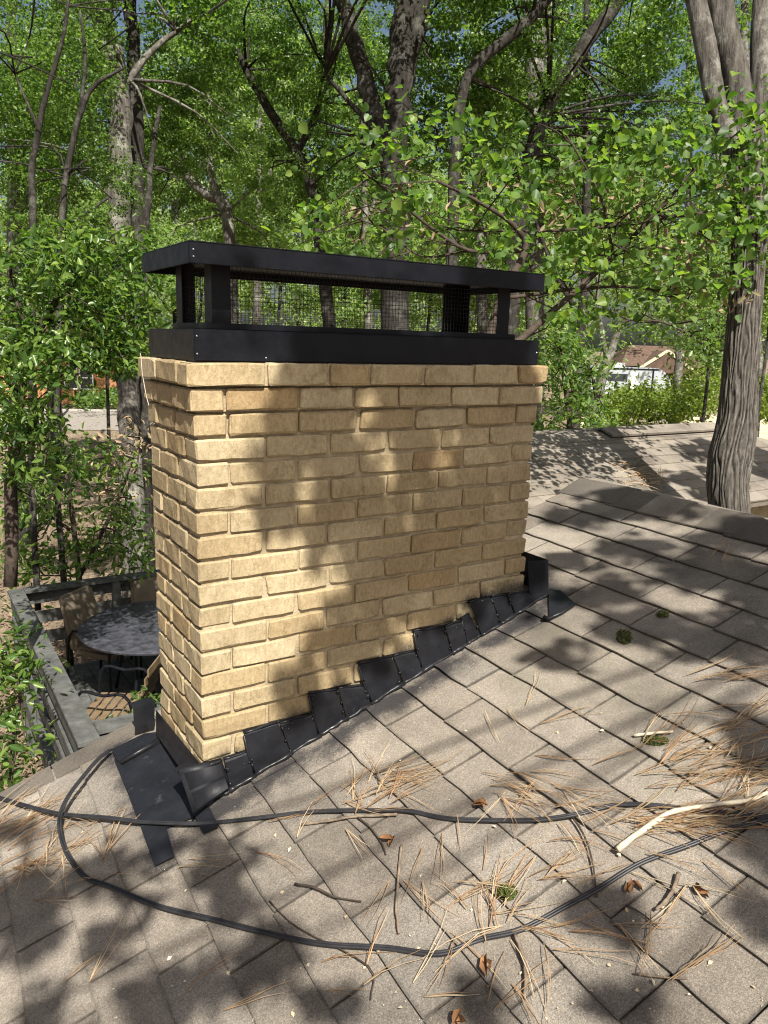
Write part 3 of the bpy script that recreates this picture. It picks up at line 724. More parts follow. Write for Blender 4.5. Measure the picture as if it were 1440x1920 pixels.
# ------------------------------------------------------------------ foliage tools
def make_leaves(name, P, Nrm, size, mat, shape='diamond', seed=0, fold=.12):
    """many leaves as one mesh; P (n,3) positions, Nrm (n,3) facing, size (n,)"""
    r = np.random.default_rng(seed); n = len(P)
    Nrm = Nrm/(np.linalg.norm(Nrm, axis=1, keepdims=True)+1e-9)
    a = r.normal(size=(n, 3)); a[:, 2] -= .35; a -= Nrm*(a*Nrm).sum(1, keepdims=True); a /= np.linalg.norm(a, axis=1, keepdims=True)+1e-9
    b = np.cross(Nrm, a)
    if shape == 'diamond':
        T = np.array([(-.5, 0, 0), (.02, -.33, fold), (.5, 0, -.05), (.02, .33, fold)]); F = np.array([[0, 1, 2], [0, 2, 3]])
    elif shape == 'lance':
        T = np.array([(-.5, 0, 0), (-.1, -.19, fold*.7), (.25, -.14, fold*.5), (.5, 0, -.10), (.25, .14, fold*.5), (-.1, .19, fold*.7)]); F = np.array([[0, 1, 2, 3], [0, 3, 4, 5]])
    else:                                # round heart-shaped leaf
        T = np.array([(-.40, 0, 0), (-.48, -.22, .05), (-.22, -.46, fold), (.12, -.40, fold), (.38, -.17, .03), (.54, 0, -.08), (.38, .17, .03), (.12, .40, fold), (-.22, .46, fold), (-.48, .22, .05)])
        F = np.array([[0, 1, 2, 3, 4, 5], [0, 5, 6, 7, 8, 9]])
    k = len(T); s = size[:, None]
    V = (P[:, None, :]+(T[None, :, 0:1]*a[:, None, :]+T[None, :, 1:2]*b[:, None, :]+T[None, :, 2:3]*Nrm[:, None, :])*s[:, :, None]).reshape(-1, 3)
    idx = (F[None]+(np.arange(n)*k)[:, None, None]).reshape(-1)
    nf = len(F)*n; fl = F.shape[1]
    me = bpy.data.meshes.new(name); me.vertices.add(len(V)); me.vertices.foreach_set('co', V.astype(np.float32).ravel())
    me.loops.add(nf*fl); me.loops.foreach_set('vertex_index', idx.astype(np.int32))
    me.polygons.add(nf); me.polygons.foreach_set('loop_start', np.arange(0, nf*fl, fl, dtype=np.int32)); me.polygons.foreach_set('loop_total', np.full(nf, fl, np.int32))
    me.update(calc_edges=True); me.materials.append(mat)
    return me
def clump_pts(centers, radii, per, r, flat=.6, up=.8):
    """leaves spread round each clump centre, facing mostly up and outward"""
    C_ = np.repeat(np.asarray(centers, float), per, axis=0); R_ = np.repeat(np.asarray(radii, float), per)
    d = r.normal(size=C_.shape)*.55; d[:, 2] *= flat
    P = C_+d*R_[:, None]; Nn = d*.7+r.normal(size=C_.shape)*.75; Nn[:, 2] += up
    return P, Nn
def blob(r, c, rad, n):
    u = r.normal(size=(n, 3)); u /= np.linalg.norm(u, axis=1, keepdims=True); q = r.random(n)**(1/2.2)
    return np.array(c)+u*q[:, None]*np.array(rad)
def crown_mesh(seed, R, ncl, per, leaf, mat, clr=.5):
    r = np.random.default_rng(seed); cs = blob(r, (0, 0, 0), R, ncl); rad = clr*(.6+.8*r.random(ncl))
    P, Nn = clump_pts(cs, rad, per, r)
    return make_leaves('crown', P, Nn, leaf*(.65+.7*r.random(len(P))), mat, 'diamond', seed)
CROWN_A = [crown_mesh(100+i, (2.6, 2.6, 2.2), 60, 110, .115, M_LEAFOAK, .42) for i in range(3)]
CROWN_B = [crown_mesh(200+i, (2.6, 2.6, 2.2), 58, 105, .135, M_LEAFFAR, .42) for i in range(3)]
rt = random.Random(21)
def limb(mb, pts, n=8, wob=.0):
    """pts: (px, py, D, width_px) along the photo, made into real-sized round wood"""
    P = [at(x, y, D) for x, y, D, w in pts]; R = [w*D/FPX/2 for x, y, D, w in pts]
    if len(P) > 2:
        Q = catmull(P, 4); RR = np.interp(np.linspace(0, len(R)-1, len(Q)), range(len(R)), R)
    else: Q, RR = P, R
    Q = [q+np.array([rt.gauss(0, 1), rt.gauss(0, 1), 0])*wob*RR[i] for i, q in enumerate(Q)]
    mb.tube(Q, list(RR*np.array([1+rt.uniform(-.06, .06) for _ in Q])), n)
    return Q
def root_to_ground(pts):
    """prolong the first photo point straight down to the ground"""
    x, y, D, w = pts[0]; p = at(x, y, D); return p, w*D/FPX/2
def tree(name, label, stems, bark, crowns, D, group=None, cat='tree', twigs=40, smooth=True):
    """stems: lists of photo points; crowns: (mesh, px, py, D, scale)"""
    p, r0 = root_to_ground(stems[0])
    base = np.array([p[0]+rt.uniform(-.1, .1), p[1], GZ]); t = tag(empty(name, base), label, cat, group)
    off = Vector(-base)
    mb = MB()
    mb.tube([base-np.array([0, 0, .15]), base+np.array([0, 0, .35]), base*.5+p*.5, p], [r0*1.9, r0*1.35, r0*1.1, r0], 10)
    qs = []
    for s_ in stems: qs += limb(mb, s_, 10, .12)
    heads = [q for q in qs if True]
    for (me, cx, cy, cd, sc) in crowns:     # thin boughs reaching into each crown
        c = at(cx, cy, cd)
        near = min(heads, key=lambda q: np.linalg.norm(q-c)+.6*max(0, q[2]-c[2]))
        for _ in range(4):
            e = c+np.array([rt.gauss(0, 1), rt.gauss(0, 1), rt.gauss(0, .8)])*1.3*sc
            mid = near*.5+e*.5+np.array([rt.gauss(0, .25), rt.gauss(0, .25), .15])
            rr_ = min(r0*.3, .03)
            mb.tube(catmull([near, mid, e], 3), list(np.linspace(rr_, .008, 7)), 6)
    o = mb.build('trunk', bark, t, smooth); o.location = off
    for (me, cx, cy, cd, sc) in crowns:
        o = link('crown', me, None, t); o.location = Vector(at(cx, cy, cd+CROWN_BACK))+off; o.scale = (sc*rt.uniform(.9, 1.1), sc*rt.uniform(.9, 1.1), sc*rt.uniform(.85, 1.1)); o.rotation_euler = (rt.uniform(-.3, .3), rt.uniform(-.3, .3), rt.uniform(0, 6.28))
    return t
CROWN_BACK = .9
def A(): return rt.choice(CROWN_A)
def B(): return rt.choice(CROWN_B)

# ------------------------------------------------------------------ trees whose trunks the photo shows
G1 = 'trees of the wood behind the chimney'
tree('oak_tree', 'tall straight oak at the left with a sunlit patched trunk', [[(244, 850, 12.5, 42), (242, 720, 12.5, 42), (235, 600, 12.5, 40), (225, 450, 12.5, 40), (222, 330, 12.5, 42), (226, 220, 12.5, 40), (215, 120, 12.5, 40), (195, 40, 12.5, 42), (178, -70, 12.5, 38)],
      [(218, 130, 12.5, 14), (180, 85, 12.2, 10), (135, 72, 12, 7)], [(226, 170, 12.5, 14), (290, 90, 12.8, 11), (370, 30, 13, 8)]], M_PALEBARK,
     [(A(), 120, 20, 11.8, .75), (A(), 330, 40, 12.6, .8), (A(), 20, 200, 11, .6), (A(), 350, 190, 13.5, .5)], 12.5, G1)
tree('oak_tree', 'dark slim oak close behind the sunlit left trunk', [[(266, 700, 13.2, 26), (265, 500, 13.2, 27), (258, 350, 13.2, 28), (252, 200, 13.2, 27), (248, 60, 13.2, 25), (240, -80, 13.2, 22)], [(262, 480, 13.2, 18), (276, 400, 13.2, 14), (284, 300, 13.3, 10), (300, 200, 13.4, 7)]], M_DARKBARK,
     [(A(), 290, 330, 14, .45), (A(), 160, 260, 14, .6)], 13.2, G1)
tree('sapling', 'thin curved sapling nearest the left edge of the wood', [[(58, 900, 8, 11), (62, 440, 8, 13), (60, 330, 8, 12), (75, 230, 8, 11), (95, 150, 8, 9), (120, 60, 8, 7), (132, -40, 8, 5)], [(72, 240, 8, 7), (50, 190, 8, 5), (20, 120, 8, 4)]], M_DARKBARK,
     [(A(), 60, 120, 8, .38), (A(), 110, 10, 8.2, .36)], 8, 'saplings at the left of the wood', 'sapling')
tree('sapling', 'thin grey sapling bending right towards the sunlit left trunk', [[(105, 900, 8.4, 11), (116, 430, 8.4, 12), (128, 310, 8.4, 11), (150, 215, 8.4, 10), (178, 160, 8.4, 8), (232, 128, 8.4, 4)], [(150, 215, 8.4, 7), (160, 110, 8.4, 6), (150, 20, 8.4, 4)]], M_DARKBARK,
     [(A(), 150, 330, 8.6, .33), (A(), 30, 330, 8.6, .42)], 8.4, 'saplings at the left of the wood', 'sapling')
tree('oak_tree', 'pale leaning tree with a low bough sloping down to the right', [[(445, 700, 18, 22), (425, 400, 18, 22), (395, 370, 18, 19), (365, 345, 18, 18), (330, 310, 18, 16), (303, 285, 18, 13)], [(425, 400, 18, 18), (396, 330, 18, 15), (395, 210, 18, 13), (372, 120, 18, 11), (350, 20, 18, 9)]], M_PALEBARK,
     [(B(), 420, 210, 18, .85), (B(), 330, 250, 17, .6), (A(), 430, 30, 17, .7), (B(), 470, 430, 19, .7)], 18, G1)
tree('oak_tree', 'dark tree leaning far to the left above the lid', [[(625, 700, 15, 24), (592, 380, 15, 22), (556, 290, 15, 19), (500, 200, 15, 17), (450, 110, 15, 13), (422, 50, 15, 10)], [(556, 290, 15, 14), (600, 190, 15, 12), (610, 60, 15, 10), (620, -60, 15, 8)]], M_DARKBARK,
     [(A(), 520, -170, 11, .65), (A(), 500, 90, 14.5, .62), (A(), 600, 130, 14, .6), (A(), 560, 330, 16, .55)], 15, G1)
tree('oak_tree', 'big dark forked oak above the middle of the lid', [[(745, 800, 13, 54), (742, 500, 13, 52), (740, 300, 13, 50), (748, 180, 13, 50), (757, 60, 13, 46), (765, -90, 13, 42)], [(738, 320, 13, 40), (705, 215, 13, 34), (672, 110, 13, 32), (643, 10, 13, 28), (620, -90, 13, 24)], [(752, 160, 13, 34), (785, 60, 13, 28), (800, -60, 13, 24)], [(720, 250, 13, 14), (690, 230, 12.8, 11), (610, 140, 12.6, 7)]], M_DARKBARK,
     [(A(), 740, -170, 9.6, .7), (A(), 860, 60, 13, .8), (A(), 690, 60, 15, .45), (A(), 830, 250, 14, .6), (A(), 640, 300, 14.5, .5)], 13, G1)
tree('oak_tree', 'leaning dark tree crossing from the lid up to the top right', [[(945, 800, 14, 34), (962, 500, 14, 33), (993, 300, 14, 30), (1028, 195, 14, 28), (1082, 108, 14, 28), (1132, 38, 14, 26), (1195, -40, 14, 22)]], M_DARKBARK,
     [(A(), 1235, 160, 15, .55), (A(), 1190, 300, 16, .5), (A(), 1290, 260, 15, .45), (A(), 1060, -170, 10.2, .7), (A(), 1130, 200, 14.5, .7), (A(), 1250, -30, 14, .8), (A(), 1010, 330, 15, .5)], 14, G1)
tree('oak_tree', 'tree with one dark bough slanting up across the top centre', [[(845, 800, 12, 24), (850, 400, 12, 22), (858, 230, 12, 20), (880, 140, 12, 20), (925, 92, 12, 21), (985, 45, 12, 20), (1045, -25, 12, 18)]], M_DARKBARK,
     [(A(), 940, -20, 12, .7), (A(), 930, 190, 13, .5)], 12, G1)
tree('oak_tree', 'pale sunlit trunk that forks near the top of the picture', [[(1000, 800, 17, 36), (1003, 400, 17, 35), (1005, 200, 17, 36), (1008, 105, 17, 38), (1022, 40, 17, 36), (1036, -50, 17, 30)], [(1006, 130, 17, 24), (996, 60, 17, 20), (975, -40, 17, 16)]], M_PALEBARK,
     [(B(), 1100, 60, 18, .9), (B(), 950, 120, 18.5, .7), (B(), 1080, 330, 19, .8)], 17, G1)
# near right tree, deeply furrowed, forking into three
DR = 4.9
nr = tag(empty('oak_tree', (*at(1372, 1000, DR)[:2], GZ)), 'thick near oak at the right edge with deeply furrowed bark and three limbs', 'tree')
noff = -Vector(nr.location)
def furrowed(path, rads, nseg, nring, depth, seed):
    Q = np.array(catmull(path, 14)); tt_ = np.linspace(0, len(Q)-1, nring); Q = [np.array([np.interp(t_, range(len(Q)), Q[:, c_]) for c_ in range(3)]) for t_ in tt_]
    RR = np.interp(np.linspace(0, len(rads)-1, nring), range(len(rads)), rads); vs = []; fs = []
    for i, q in enumerate(Q):
        for k in range(nseg):
            a = 2*math.pi*k/nseg; r0 = RR[i]; h = q[2]
            lump = noise.noise(Vector((math.cos(a)*1.2, math.sin(a)*1.2, h*1.6+seed)))*.10
            wa = a*8+noise.noise(Vector((math.cos(a)*3, math.sin(a)*3, h*4+seed)))*2.6
            rid = abs(math.sin(wa*1.6+noise.noise(Vector((a*2, h*3.0, seed)))*1.4))
            cr = noise.noise(Vector((math.cos(a)*6, math.sin(a)*6, h*7+seed)))*.6
            r_ = r0*(1+lump)+depth*(rid**.6-.6+cr*.6)
            vs.append((q[0]+r_*math.cos(a), q[1]+r_*math.sin(a), q[2]+depth*noise.noise(Vector((math.cos(a)*3, math.sin(a)*3, h*5+seed)))*.6))
    for i in range(nring-1):
        for k in range(nseg):
            k2 = (k+1) % nseg; fs.append((i*nseg+k, i*nseg+k2, (i+1)*nseg+k2, (i+1)*nseg+k))
    mb = MB(); mb.add(vs, fs); return mb
tp = [(1372, 1400, 92), (1371, 1050, 84), (1369, 960, 81), (1366, 905, 82), (1371, 855, 88), (1380, 800, 80), (1388, 700, 72), (1395, 600, 68), (1402, 480, 68), (1405, 400, 72), (1402, 320, 84), (1398, 270, 92)]
mb = furrowed([at(x, y, DR) for x, y, w in tp], [(w-11)*DR/FPX/2 for x, y, w in tp], 150, 300, .015, 0)
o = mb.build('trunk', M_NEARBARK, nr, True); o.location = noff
for lp in ([(1395, 320, 48), (1345, 200, 38), (1322, 80, 40), (1296, -40, 38), (1270, -160, 34)], [(1398, 310, 52), (1384, 160, 48), (1360, 60, 50), (1342, -60, 48), (1330, -180, 44)], [(1408, 320, 40), (1424, 180, 36), (1425, 50, 32), (1432, -60, 30), (1440, -180, 26)]):
    mb = furrowed([at(x, y, DR+.1) for x, y, w in lp], [w*DR/FPX/2 for x, y, w in lp], 48, 70, .004, 5)
    o = mb.build('limb', M_PALEBARK, nr, True); o.location = noff
o = link('crown', CROWN_A[0], None, nr); o.location = Vector(at(1350, -420, 5.6))+noff; o.scale = (.55, .55, .4)

# slender trunks deeper in the wood
G2 = 'slender trunks deep in the wood'
deep = [(1085, 560, 690, 22, 15, 'dark', 'dark trunk rising behind the far right end of the lid'),
        (1270, 560, 735, 17, 42, 'pale', 'pale trunk beside the white trailer'),
        (100, 560, 770, 26, 22, 'dark', 'dark trunk in the gap at the left before the brick house'),
        (480, 250, 640, 15, 26, 'pale', 'pale slender trunk over the left post of the cap'),
        (690, 330, 640, 15, 24, 'pale', 'grey slender trunk seen through the wire mesh'),
        (905, 300, 640, 22, 22, 'pale', 'grey trunk over the right part of the lid'),
        (330, 300, 640, 16, 28, 'dark', 'thin dark trunk right of the paired left trunks'),
        (30, 300, 800, 26, 16, 'dark', 'dark trunk at the far left edge behind the shrub'),
        (1420, 350, 740, 22, 38, 'pale', 'pale trunk at the right edge behind the near oak')]
for (x, y0, y1, w, D, b_, lab) in deep:
    bark = M_DARKBARK if b_ == 'dark' else M_PALEBARK
    lean = rt.uniform(-25, 25)
    tree('slender_tree', lab, [[(x, y1, D, w), (x+lean*.3, (y0+y1)/2, D, w*.95), (x+lean, y0, D, w*.85), (x+lean*1.4, y0-220, D, w*.7), (x+lean*1.5, -60, D, w*.5)], [(x+lean*.6, (y0*1.4+y1*.6)/2, D, w*.5), (x+lean+60*rt.choice([-1, 1]), y0-60, D, w*.35), (x+lean+110*rt.choice([-1, 1]), y0-200, D, w*.2)]], bark,
         [(B(), x+rt.uniform(-80, 80), y0-rt.uniform(60, 160), D+.8, .95*D/22),][:1]+([(B(), x+rt.uniform(-120, 120), 80+rt.uniform(-80, 120), D+1, .75*D/22)] if rt.random() < .4 else []), D, G2)
tree('leaning_tree', 'pale leaning trunk with an old knot hole in front of the trailer', [[(1120, 745, 26, 20), (1130, 700, 26, 20), (1146, 655, 26, 16), (1166, 605, 26, 12)], [(1140, 680, 26, 10), (1125, 600, 26, 8), (1118, 500, 26, 6)]], M_PALEBARK, [(B(), 1130, 480, 27, .9)], 26, G2)
kb = MB(); kp = at(1123, 739, 25.8); f_ = -MR[2]
kb.tube([kp+f_*.16, kp+f_*.22], [.10, .06], 10); o = kb.build('knot_hole', M_TWIGDARK, bpy.data.objects['leaning_tree']); o.location = -bpy.data.objects['leaning_tree'].location
# low leafy trees filling the middle storey
G3 = 'small leafy trees of the understorey'
low = [(60, 520, 19), (200, 560, 24), (370, 520, 26), (520, 500, 30), (640, 520, 24), (800, 520, 30), (960, 560, 26), (1330, 560, 30), (1440, 520, 26), (420, 420, 34), (720, 380, 36), (1020, 420, 40), (560, 400, 42), (280, 430, 40), (1400, 420, 42), (880, 430, 44), (100, 420, 40)]
LOWLAB = ['small leafy tree behind the laurel at the left edge', 'small leafy tree behind the foot of the paired left trunks', 'small leafy tree left of the lid', 'small leafy tree seen under the left half of the lid',
          'small leafy tree seen through the middle of the wire mesh', 'small leafy tree behind the right half of the lid', 'small leafy tree behind the right end of the lid', 'small leafy tree above the trailer left of the near oak',
          'small leafy tree behind the near oak at the right edge', 'pale leafy tree under the leaning bough left of centre', 'pale leafy tree left of the big forked oak foot', 'pale leafy tree behind the leaning dark tree',
          'pale leafy tree below the far left leaning trunk', 'pale leafy tree right of the paired left trunks', 'pale leafy tree at the right edge high above the hedge', 'pale leafy tree right of the big forked oak', 'pale leafy tree between the two thin saplings at the left']
words = ['left edge', 'paired left trunks', 'left post', 'lid', 'lid', 'wire mesh', 'right post', 'far right of the lid', 'near oak', 'right edge']
for i, (x, y, D) in enumerate(low):
    k = D/24
    t = tree('small_tree', LOWLAB[i], [[(x, y+120, D, 6), (x+8, y, D, 5), (x-6, y-100, D, 3)], [(x+8, y, D, 4), (x+50, y-80, D, 4)]], M_DARKBARK,
         [(B(), x, y, D, .95*k), (B(), x+rt.uniform(-90, 90), y-rt.uniform(40, 110), D+1, .8*k)], D, G3)

# ------------------------------------------------------------------ far wood as one mass
r = np.random.default_rng(5); cs = []; rad = []
for i in range(760):
    x = r.uniform(-500, 1950); D = r.uniform(55, 95); y = 700-(700-r.choice([300, 360, 400, 430, 460]))*r.random()
    if 1060 < x < 1330 and 640 < y+60 and D < 82: continue
    if 90 < x < 260 and y > 655: continue
    cs.append(at(x, y, D)); rad.append(r.uniform(1.2, 2.6))
P, Nn = clump_pts(cs, rad, 70, r)
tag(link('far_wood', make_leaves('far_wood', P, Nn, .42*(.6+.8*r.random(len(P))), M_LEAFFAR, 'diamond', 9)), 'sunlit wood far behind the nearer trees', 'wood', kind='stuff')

# ------------------------------------------------------------------ near redbud behind the chimney, leaves large enough to tell apart
rd = np.random.default_rng(31)
rbud = tag(empty('redbud_tree', (*at(900, 800, 4.4)[:2], GZ)), 'broad leafy redbud with round bright leaves just behind the chimney', 'tree')
roff = -Vector(rbud.location); mb = MB()
branches = [[(900, 900, 4.4, 20), (905, 700, 4.4, 19), (940, 560, 4.5, 17), (985, 470, 4.6, 14), (960, 420, 4.5, 10), (900, 380, 4.4, 7), (820, 340, 4.3, 5)],
            [(905, 700, 4.4, 16), (1040, 580, 4.6, 13), (1150, 480, 4.7, 11), (1230, 400, 4.6, 8), (1300, 320, 4.5, 6), (1370, 260, 4.5, 4)],
            [(1470, 430, 5.2, 9), (1380, 405, 5.0, 9), (1290, 402, 4.9, 8), (1180, 420, 4.8, 7), (1080, 430, 4.7, 6), (960, 434, 4.6, 4), (860, 432, 4.5, 3)],
            [(985, 470, 4.6, 8), (880, 470, 4.5, 7), (800, 420, 4.4, 6), (740, 370, 4.3, 5), (680, 320, 4.2, 4)],
            [(940, 560, 4.5, 8), (1100, 540, 4.8, 6), (1200, 540, 4.9, 5), (1290, 560, 5.0, 4)],
            [(1150, 480, 4.7, 6), (1130, 380, 4.6, 5), (1090, 300, 4.5, 4), (1060, 250, 4.5, 3)],
            [(880, 470, 4.5, 5), (790, 480, 4.6, 4), (720, 430, 4.6, 3), (640, 400, 4.6, 3)],
            [(1230, 400, 4.6, 5), (1300, 430, 4.7, 4), (1400, 460, 4.8, 3)]]
allq = []
for b_ in branches: allq += [(q, b_[0][2]) for q in limb(mb, b_, 7, .1)]
for _ in range(150):                     # twigs
    q, _d = allq[rd.integers(20, len(allq))]; e = q+rd.normal(size=3)*np.array([.25, .25, .14])+np.array([0, 0, .03])
    mb.tube([q, (q+e)/2+rd.normal(size=3)*.03, e], [.006, .004, .002], 4)
o = mb.build('trunk', M_TWIGDARK, rbud, True); o.location = roff
# leafy region: photo outline sampled at several depths, denser along branches
cl = []
lim = lambda x: np.interp(x, [540, 640, 700, 760, 860, 960, 1060, 1160, 1260, 1340, 1460], [330, 300, 215, 235, 205, 225, 230, 210, 215, 190, 160])
low_ = lambda x: np.interp(x, [540, 640, 760, 1010, 1030, 1120, 1250, 1340, 1460], [470, 480, 490, 500, 600, 620, 610, 560, 470])
while len(cl) < 165:
    x = rd.uniform(560, 1500); y0, y1 = lim(x), low_(x); y = y0+(y1-y0)*rd.random()**.9; D = rd.uniform(4.0, 5.6)
    cl.append(at(x, y, D))
for _ in range(22): cl.append(at(rd.uniform(1270, 1480), rd.uniform(190, 420), rd.uniform(3.9, 4.6)))
P, Nn = clump_pts(cl, .20*(.5+1.0*rd.random(len(cl))), 24, rd, .5, .9)
sz = .055*(.40+.85*rd.random(len(P)))
depth = (P-CAM) @ MR[2]; px = 720+FPX*((P-CAM) @ MR[0])/depth; py = 960-FPX*((P-CAM) @ MR[1])/depth
big = np.argsort(-(sz/depth)*((px > 540) & (px < 1440) & (py > 180) & (py < 600)))[:295]
mask = np.ones(len(P), bool); mask[big] = False
o = tag(link('foliage', make_leaves('foliage', P[mask], Nn[mask], sz[mask], M_LEAFBUD, 'heart', 4), None, rbud), kind='stuff'); o.location = roff
LEAFS = [make_leaves('leaf', np.zeros((1, 3)), np.array([[0, 0, 1.]]), np.array([1.]), M_LEAFBUD, 'heart', s_, f_) for s_, f_ in ((1, .10), (2, .16), (3, .05), (4, .2))]
for i in big:
    o = link('leaf', LEAFS[i % 4], None, rbud); o.location = Vector(P[i])+roff; o.scale = (sz[i],)*3
    o.rotation_euler = Vector(Nn[i]).to_track_quat('Z', 'Y').to_euler()
# brown hanging seed pods and dead leaves in the redbud
cd_ = [at(rd.uniform(980, 1420), rd.uniform(330, 560), rd.uniform(4.4, 5.2)) for _ in range(26)]+[at(rd.uniform(640, 980), rd.uniform(330, 480), rd.uniform(4.3, 5)) for _ in range(8)]
P, Nn = clump_pts(cd_, np.full(len(cd_), .09), 9, rd, 1.3, 0); 
o = tag(link('seed_pods', make_leaves('seed_pods', P, Nn, .075*(.6+.6*rd.random(len(P))), M_LEAFDRY, 'lance', 6), None, rbud), kind='stuff'); o.location = roff

# ------------------------------------------------------------------ broad shrub tree at the left, framing the gap to the street
def bush(name, label, cat, spots, D0, per, leaf, mat, shape, stems, seed, group=None, stuffleaf='foliage', flat=.7, up=.8, clr=.16):
    r = np.random.default_rng(seed); c0 = at(*stems[0][0][:2], stems[0][0][2]) if stems else at(spots[0][0], spots[0][1], D0)
    t = tag(empty(name, (c0[0], c0[1], GZ)), label, cat, group); off = -Vector(t.location); cs = []; rr_ = []
    for (x, y, rx, ry, n_) in spots:
        for _ in range(n_):
            a = r.random()*6.28; q = r.random()**.5
            cs.append(at(x+rx*q*math.cos(a), y+ry*q*math.sin(a), D0+r.normal()*.5*D0/8)); rr_.append(clr*(.6+.8*r.random())*D0/6)
    P, Nn = clump_pts(cs, rr_, per, r, flat, up)
    o = tag(link(stuffleaf, make_leaves(stuffleaf, P, Nn, leaf*(.5+.8*r.random(len(P))), mat, shape, seed), None, t), kind='stuff'); o.location = off
    mb = MB()
    qs = []
    for s_ in stems: qs += limb(mb, s_, 7, .15)
    if stems:
        for c in cs[::2]:
            q = min(qs, key=lambda k_: np.linalg.norm(k_-c)); m_ = (q+c)/2+r.normal(size=3)*.05
            mb.tube([q, m_, c], [.009*D0/6, .006*D0/6, .0025*D0/6], 4)
        o = mb.build('stem', M_TWIGDARK, t, True); o.location = off
    return t
bush('laurel_tree', 'broad leafy laurel at the left with glossy narrow leaves', 'tree',
     [(60, 560, 130, 110, 62), (170, 520, 110, 70, 46), (230, 610, 60, 90, 34), (40, 700, 75, 90, 44), (170, 660, 100, 32, 26), (40, 840, 70, 80, 36), (250, 470, 40, 40, 12), (110, 470, 90, 40, 26)],
     5.6, 26, .075, M_LEAFLEFT, 'lance', [[(20, 1100, 5.8, 26), (25, 850, 5.8, 22), (60, 650, 5.7, 16), (110, 560, 5.6, 12), (160, 500, 5.6, 9)], [(25, 850, 5.8, 12), (60, 800, 5.7, 9), (120, 700, 5.6, 7), (220, 640, 5.5, 5)], [(60, 650, 5.7, 9), (30, 560, 5.6, 7), (10, 480, 5.6, 5)]], 41)
bush('privet_shrub', 'straggly green shrub with bare twigs beyond the deck', 'shrub',
     [(60, 940, 70, 60, 20), (150, 960, 70, 70, 14), (240, 940, 40, 110, 14), (120, 860, 60, 40, 10), (90, 1040, 80, 30, 12), (215, 1040, 70, 40, 16), (30, 1060, 40, 60, 10)],
     8.6, 22, .10, M_LEAFLEFT, 'lance', [[(150, 1120, 8.8, 12), (140, 1000, 8.7, 10), (120, 880, 8.6, 7), (80, 800, 8.6, 4)], [(150, 1080, 8.8, 9), (210, 960, 8.6, 7), (250, 860, 8.5, 4)], [(140, 1000, 8.7, 7), (60, 940, 8.6, 5), (20, 880, 8.5, 3)]], 43)
bush('dry_shrub', 'dry twiggy shrub with pale stems under the left trunks', 'shrub',
     [(190, 900, 70, 50, 14), (250, 820, 30, 50, 10), (160, 1000, 60, 40, 8)], 10.5, 14, .09, M_LEAFDRY, 'lance', [[(220, 1060, 10.5, 9), (215, 950, 10.5, 7), (230, 800, 10.4, 4)], [(215, 980, 10.5, 6), (150, 900, 10.4, 4), (110, 850, 10.4, 3)], [(215, 960, 10.5, 6), (255, 880, 10.4, 4), (262, 800, 10.4, 3)]], 44)
bush('azalea_shrub', 'bright low shrub at the bottom left corner below the roof edge', 'shrub',
     [(20, 1330, 40, 90, 14), (60, 1250, 40, 50, 6), (20, 1440, 30, 40, 8), (20, 1220, 30, 60, 8)], 5.6, 18, .085, M_LEAFLEFT, 'lance', [[(20, 1500, 5.7, 10), (25, 1380, 5.6, 8), (50, 1260, 5.5, 5)]], 45)
# right-hand shrubs behind the rear roof
bush('holly_shrub', 'bright leafy shrub behind the rear roof beside the chimney', 'shrub',
     [(1040, 650, 40, 60, 26), (1060, 730, 50, 50, 26), (1110, 770, 40, 30, 12), (1030, 790, 30, 20, 8), (1130, 800, 25, 12, 5), (1090, 690, 40, 50, 14)], 11, 26, .10, M_LEAFBUD, 'lance', [[(1070, 840, 11, 12), (1065, 760, 11, 10), (1050, 660, 11, 6)], [(1065, 760, 11, 7), (1110, 700, 11, 4)]], 46)
bush('clipped_hedge', 'olive green clipped hedge in front of the white trailer', 'hedge',
     [(1215, 752, 75, 22, 60), (1170, 765, 40, 18, 24), (1260, 755, 50, 24, 34)], 44, 60, .22, M_LEAFHEDGE, 'diamond', [[(1215, 790, 44, 6), (1215, 760, 44, 5), (1215, 745, 44, 3)]], 47, clr=.12)
bush('yellow_green_hedge', 'yellow green hedge left of the near oak', 'hedge',
     [(1315, 745, 40, 32, 36), (1325, 710, 30, 26, 18)], 40, 60, .2, M_LEAFHEDGE, 'diamond', [[(1315, 790, 40, 6), (1315, 760, 40, 5), (1315, 735, 40, 3)]], 48, clr=.12)
bush('yellow_green_hedge', 'yellow green hedge right of the near oak at the picture edge', 'hedge',
     [(1435, 745, 45, 35, 40)], 36, 60, .2, M_LEAFHEDGE, 'diamond', [[(1440, 790, 36, 6), (1440, 760, 36, 5), (1440, 735, 36, 3)]], 49, clr=.12)
bush('dark_shrub', 'dark leafy tree low branches above the trailer', 'shrub',
     [(1330, 640, 50, 40, 30), (1360, 590, 60, 50, 26), (1180, 600, 70, 40, 18)], 16, 26, .11, M_LEAFOAK, 'diamond', [[(1400, 800, 16, 10), (1385, 690, 16, 8), (1340, 620, 16, 5)], [(1385, 690, 16, 6), (1260, 610, 16, 4), (1180, 600, 16, 3)]], 50)

# leaf litter lying on the ground at the left
r = np.random.default_rng(8); pts = []
while len(pts) < 9000:
    x, y = r.uniform(-60, 320), r.uniform(790, 1560); p = onplane(x, y, [0, 0, 1], GZ+.02)
    pts.append(p+np.array([0, 0, r.uniform(0, .03)]))
P = np.array(pts); Nn = r.normal(size=P.shape)*.5; Nn[:, 2] += 1
tag(link('leaf_litter', make_leaves('leaf_litter', P, Nn, .065*(.5+.8*r.random(len(P))), M_LITTER, 'diamond', 3)), 'brown fallen leaves covering the ground below the deck', 'leaf litter', kind='stuff')

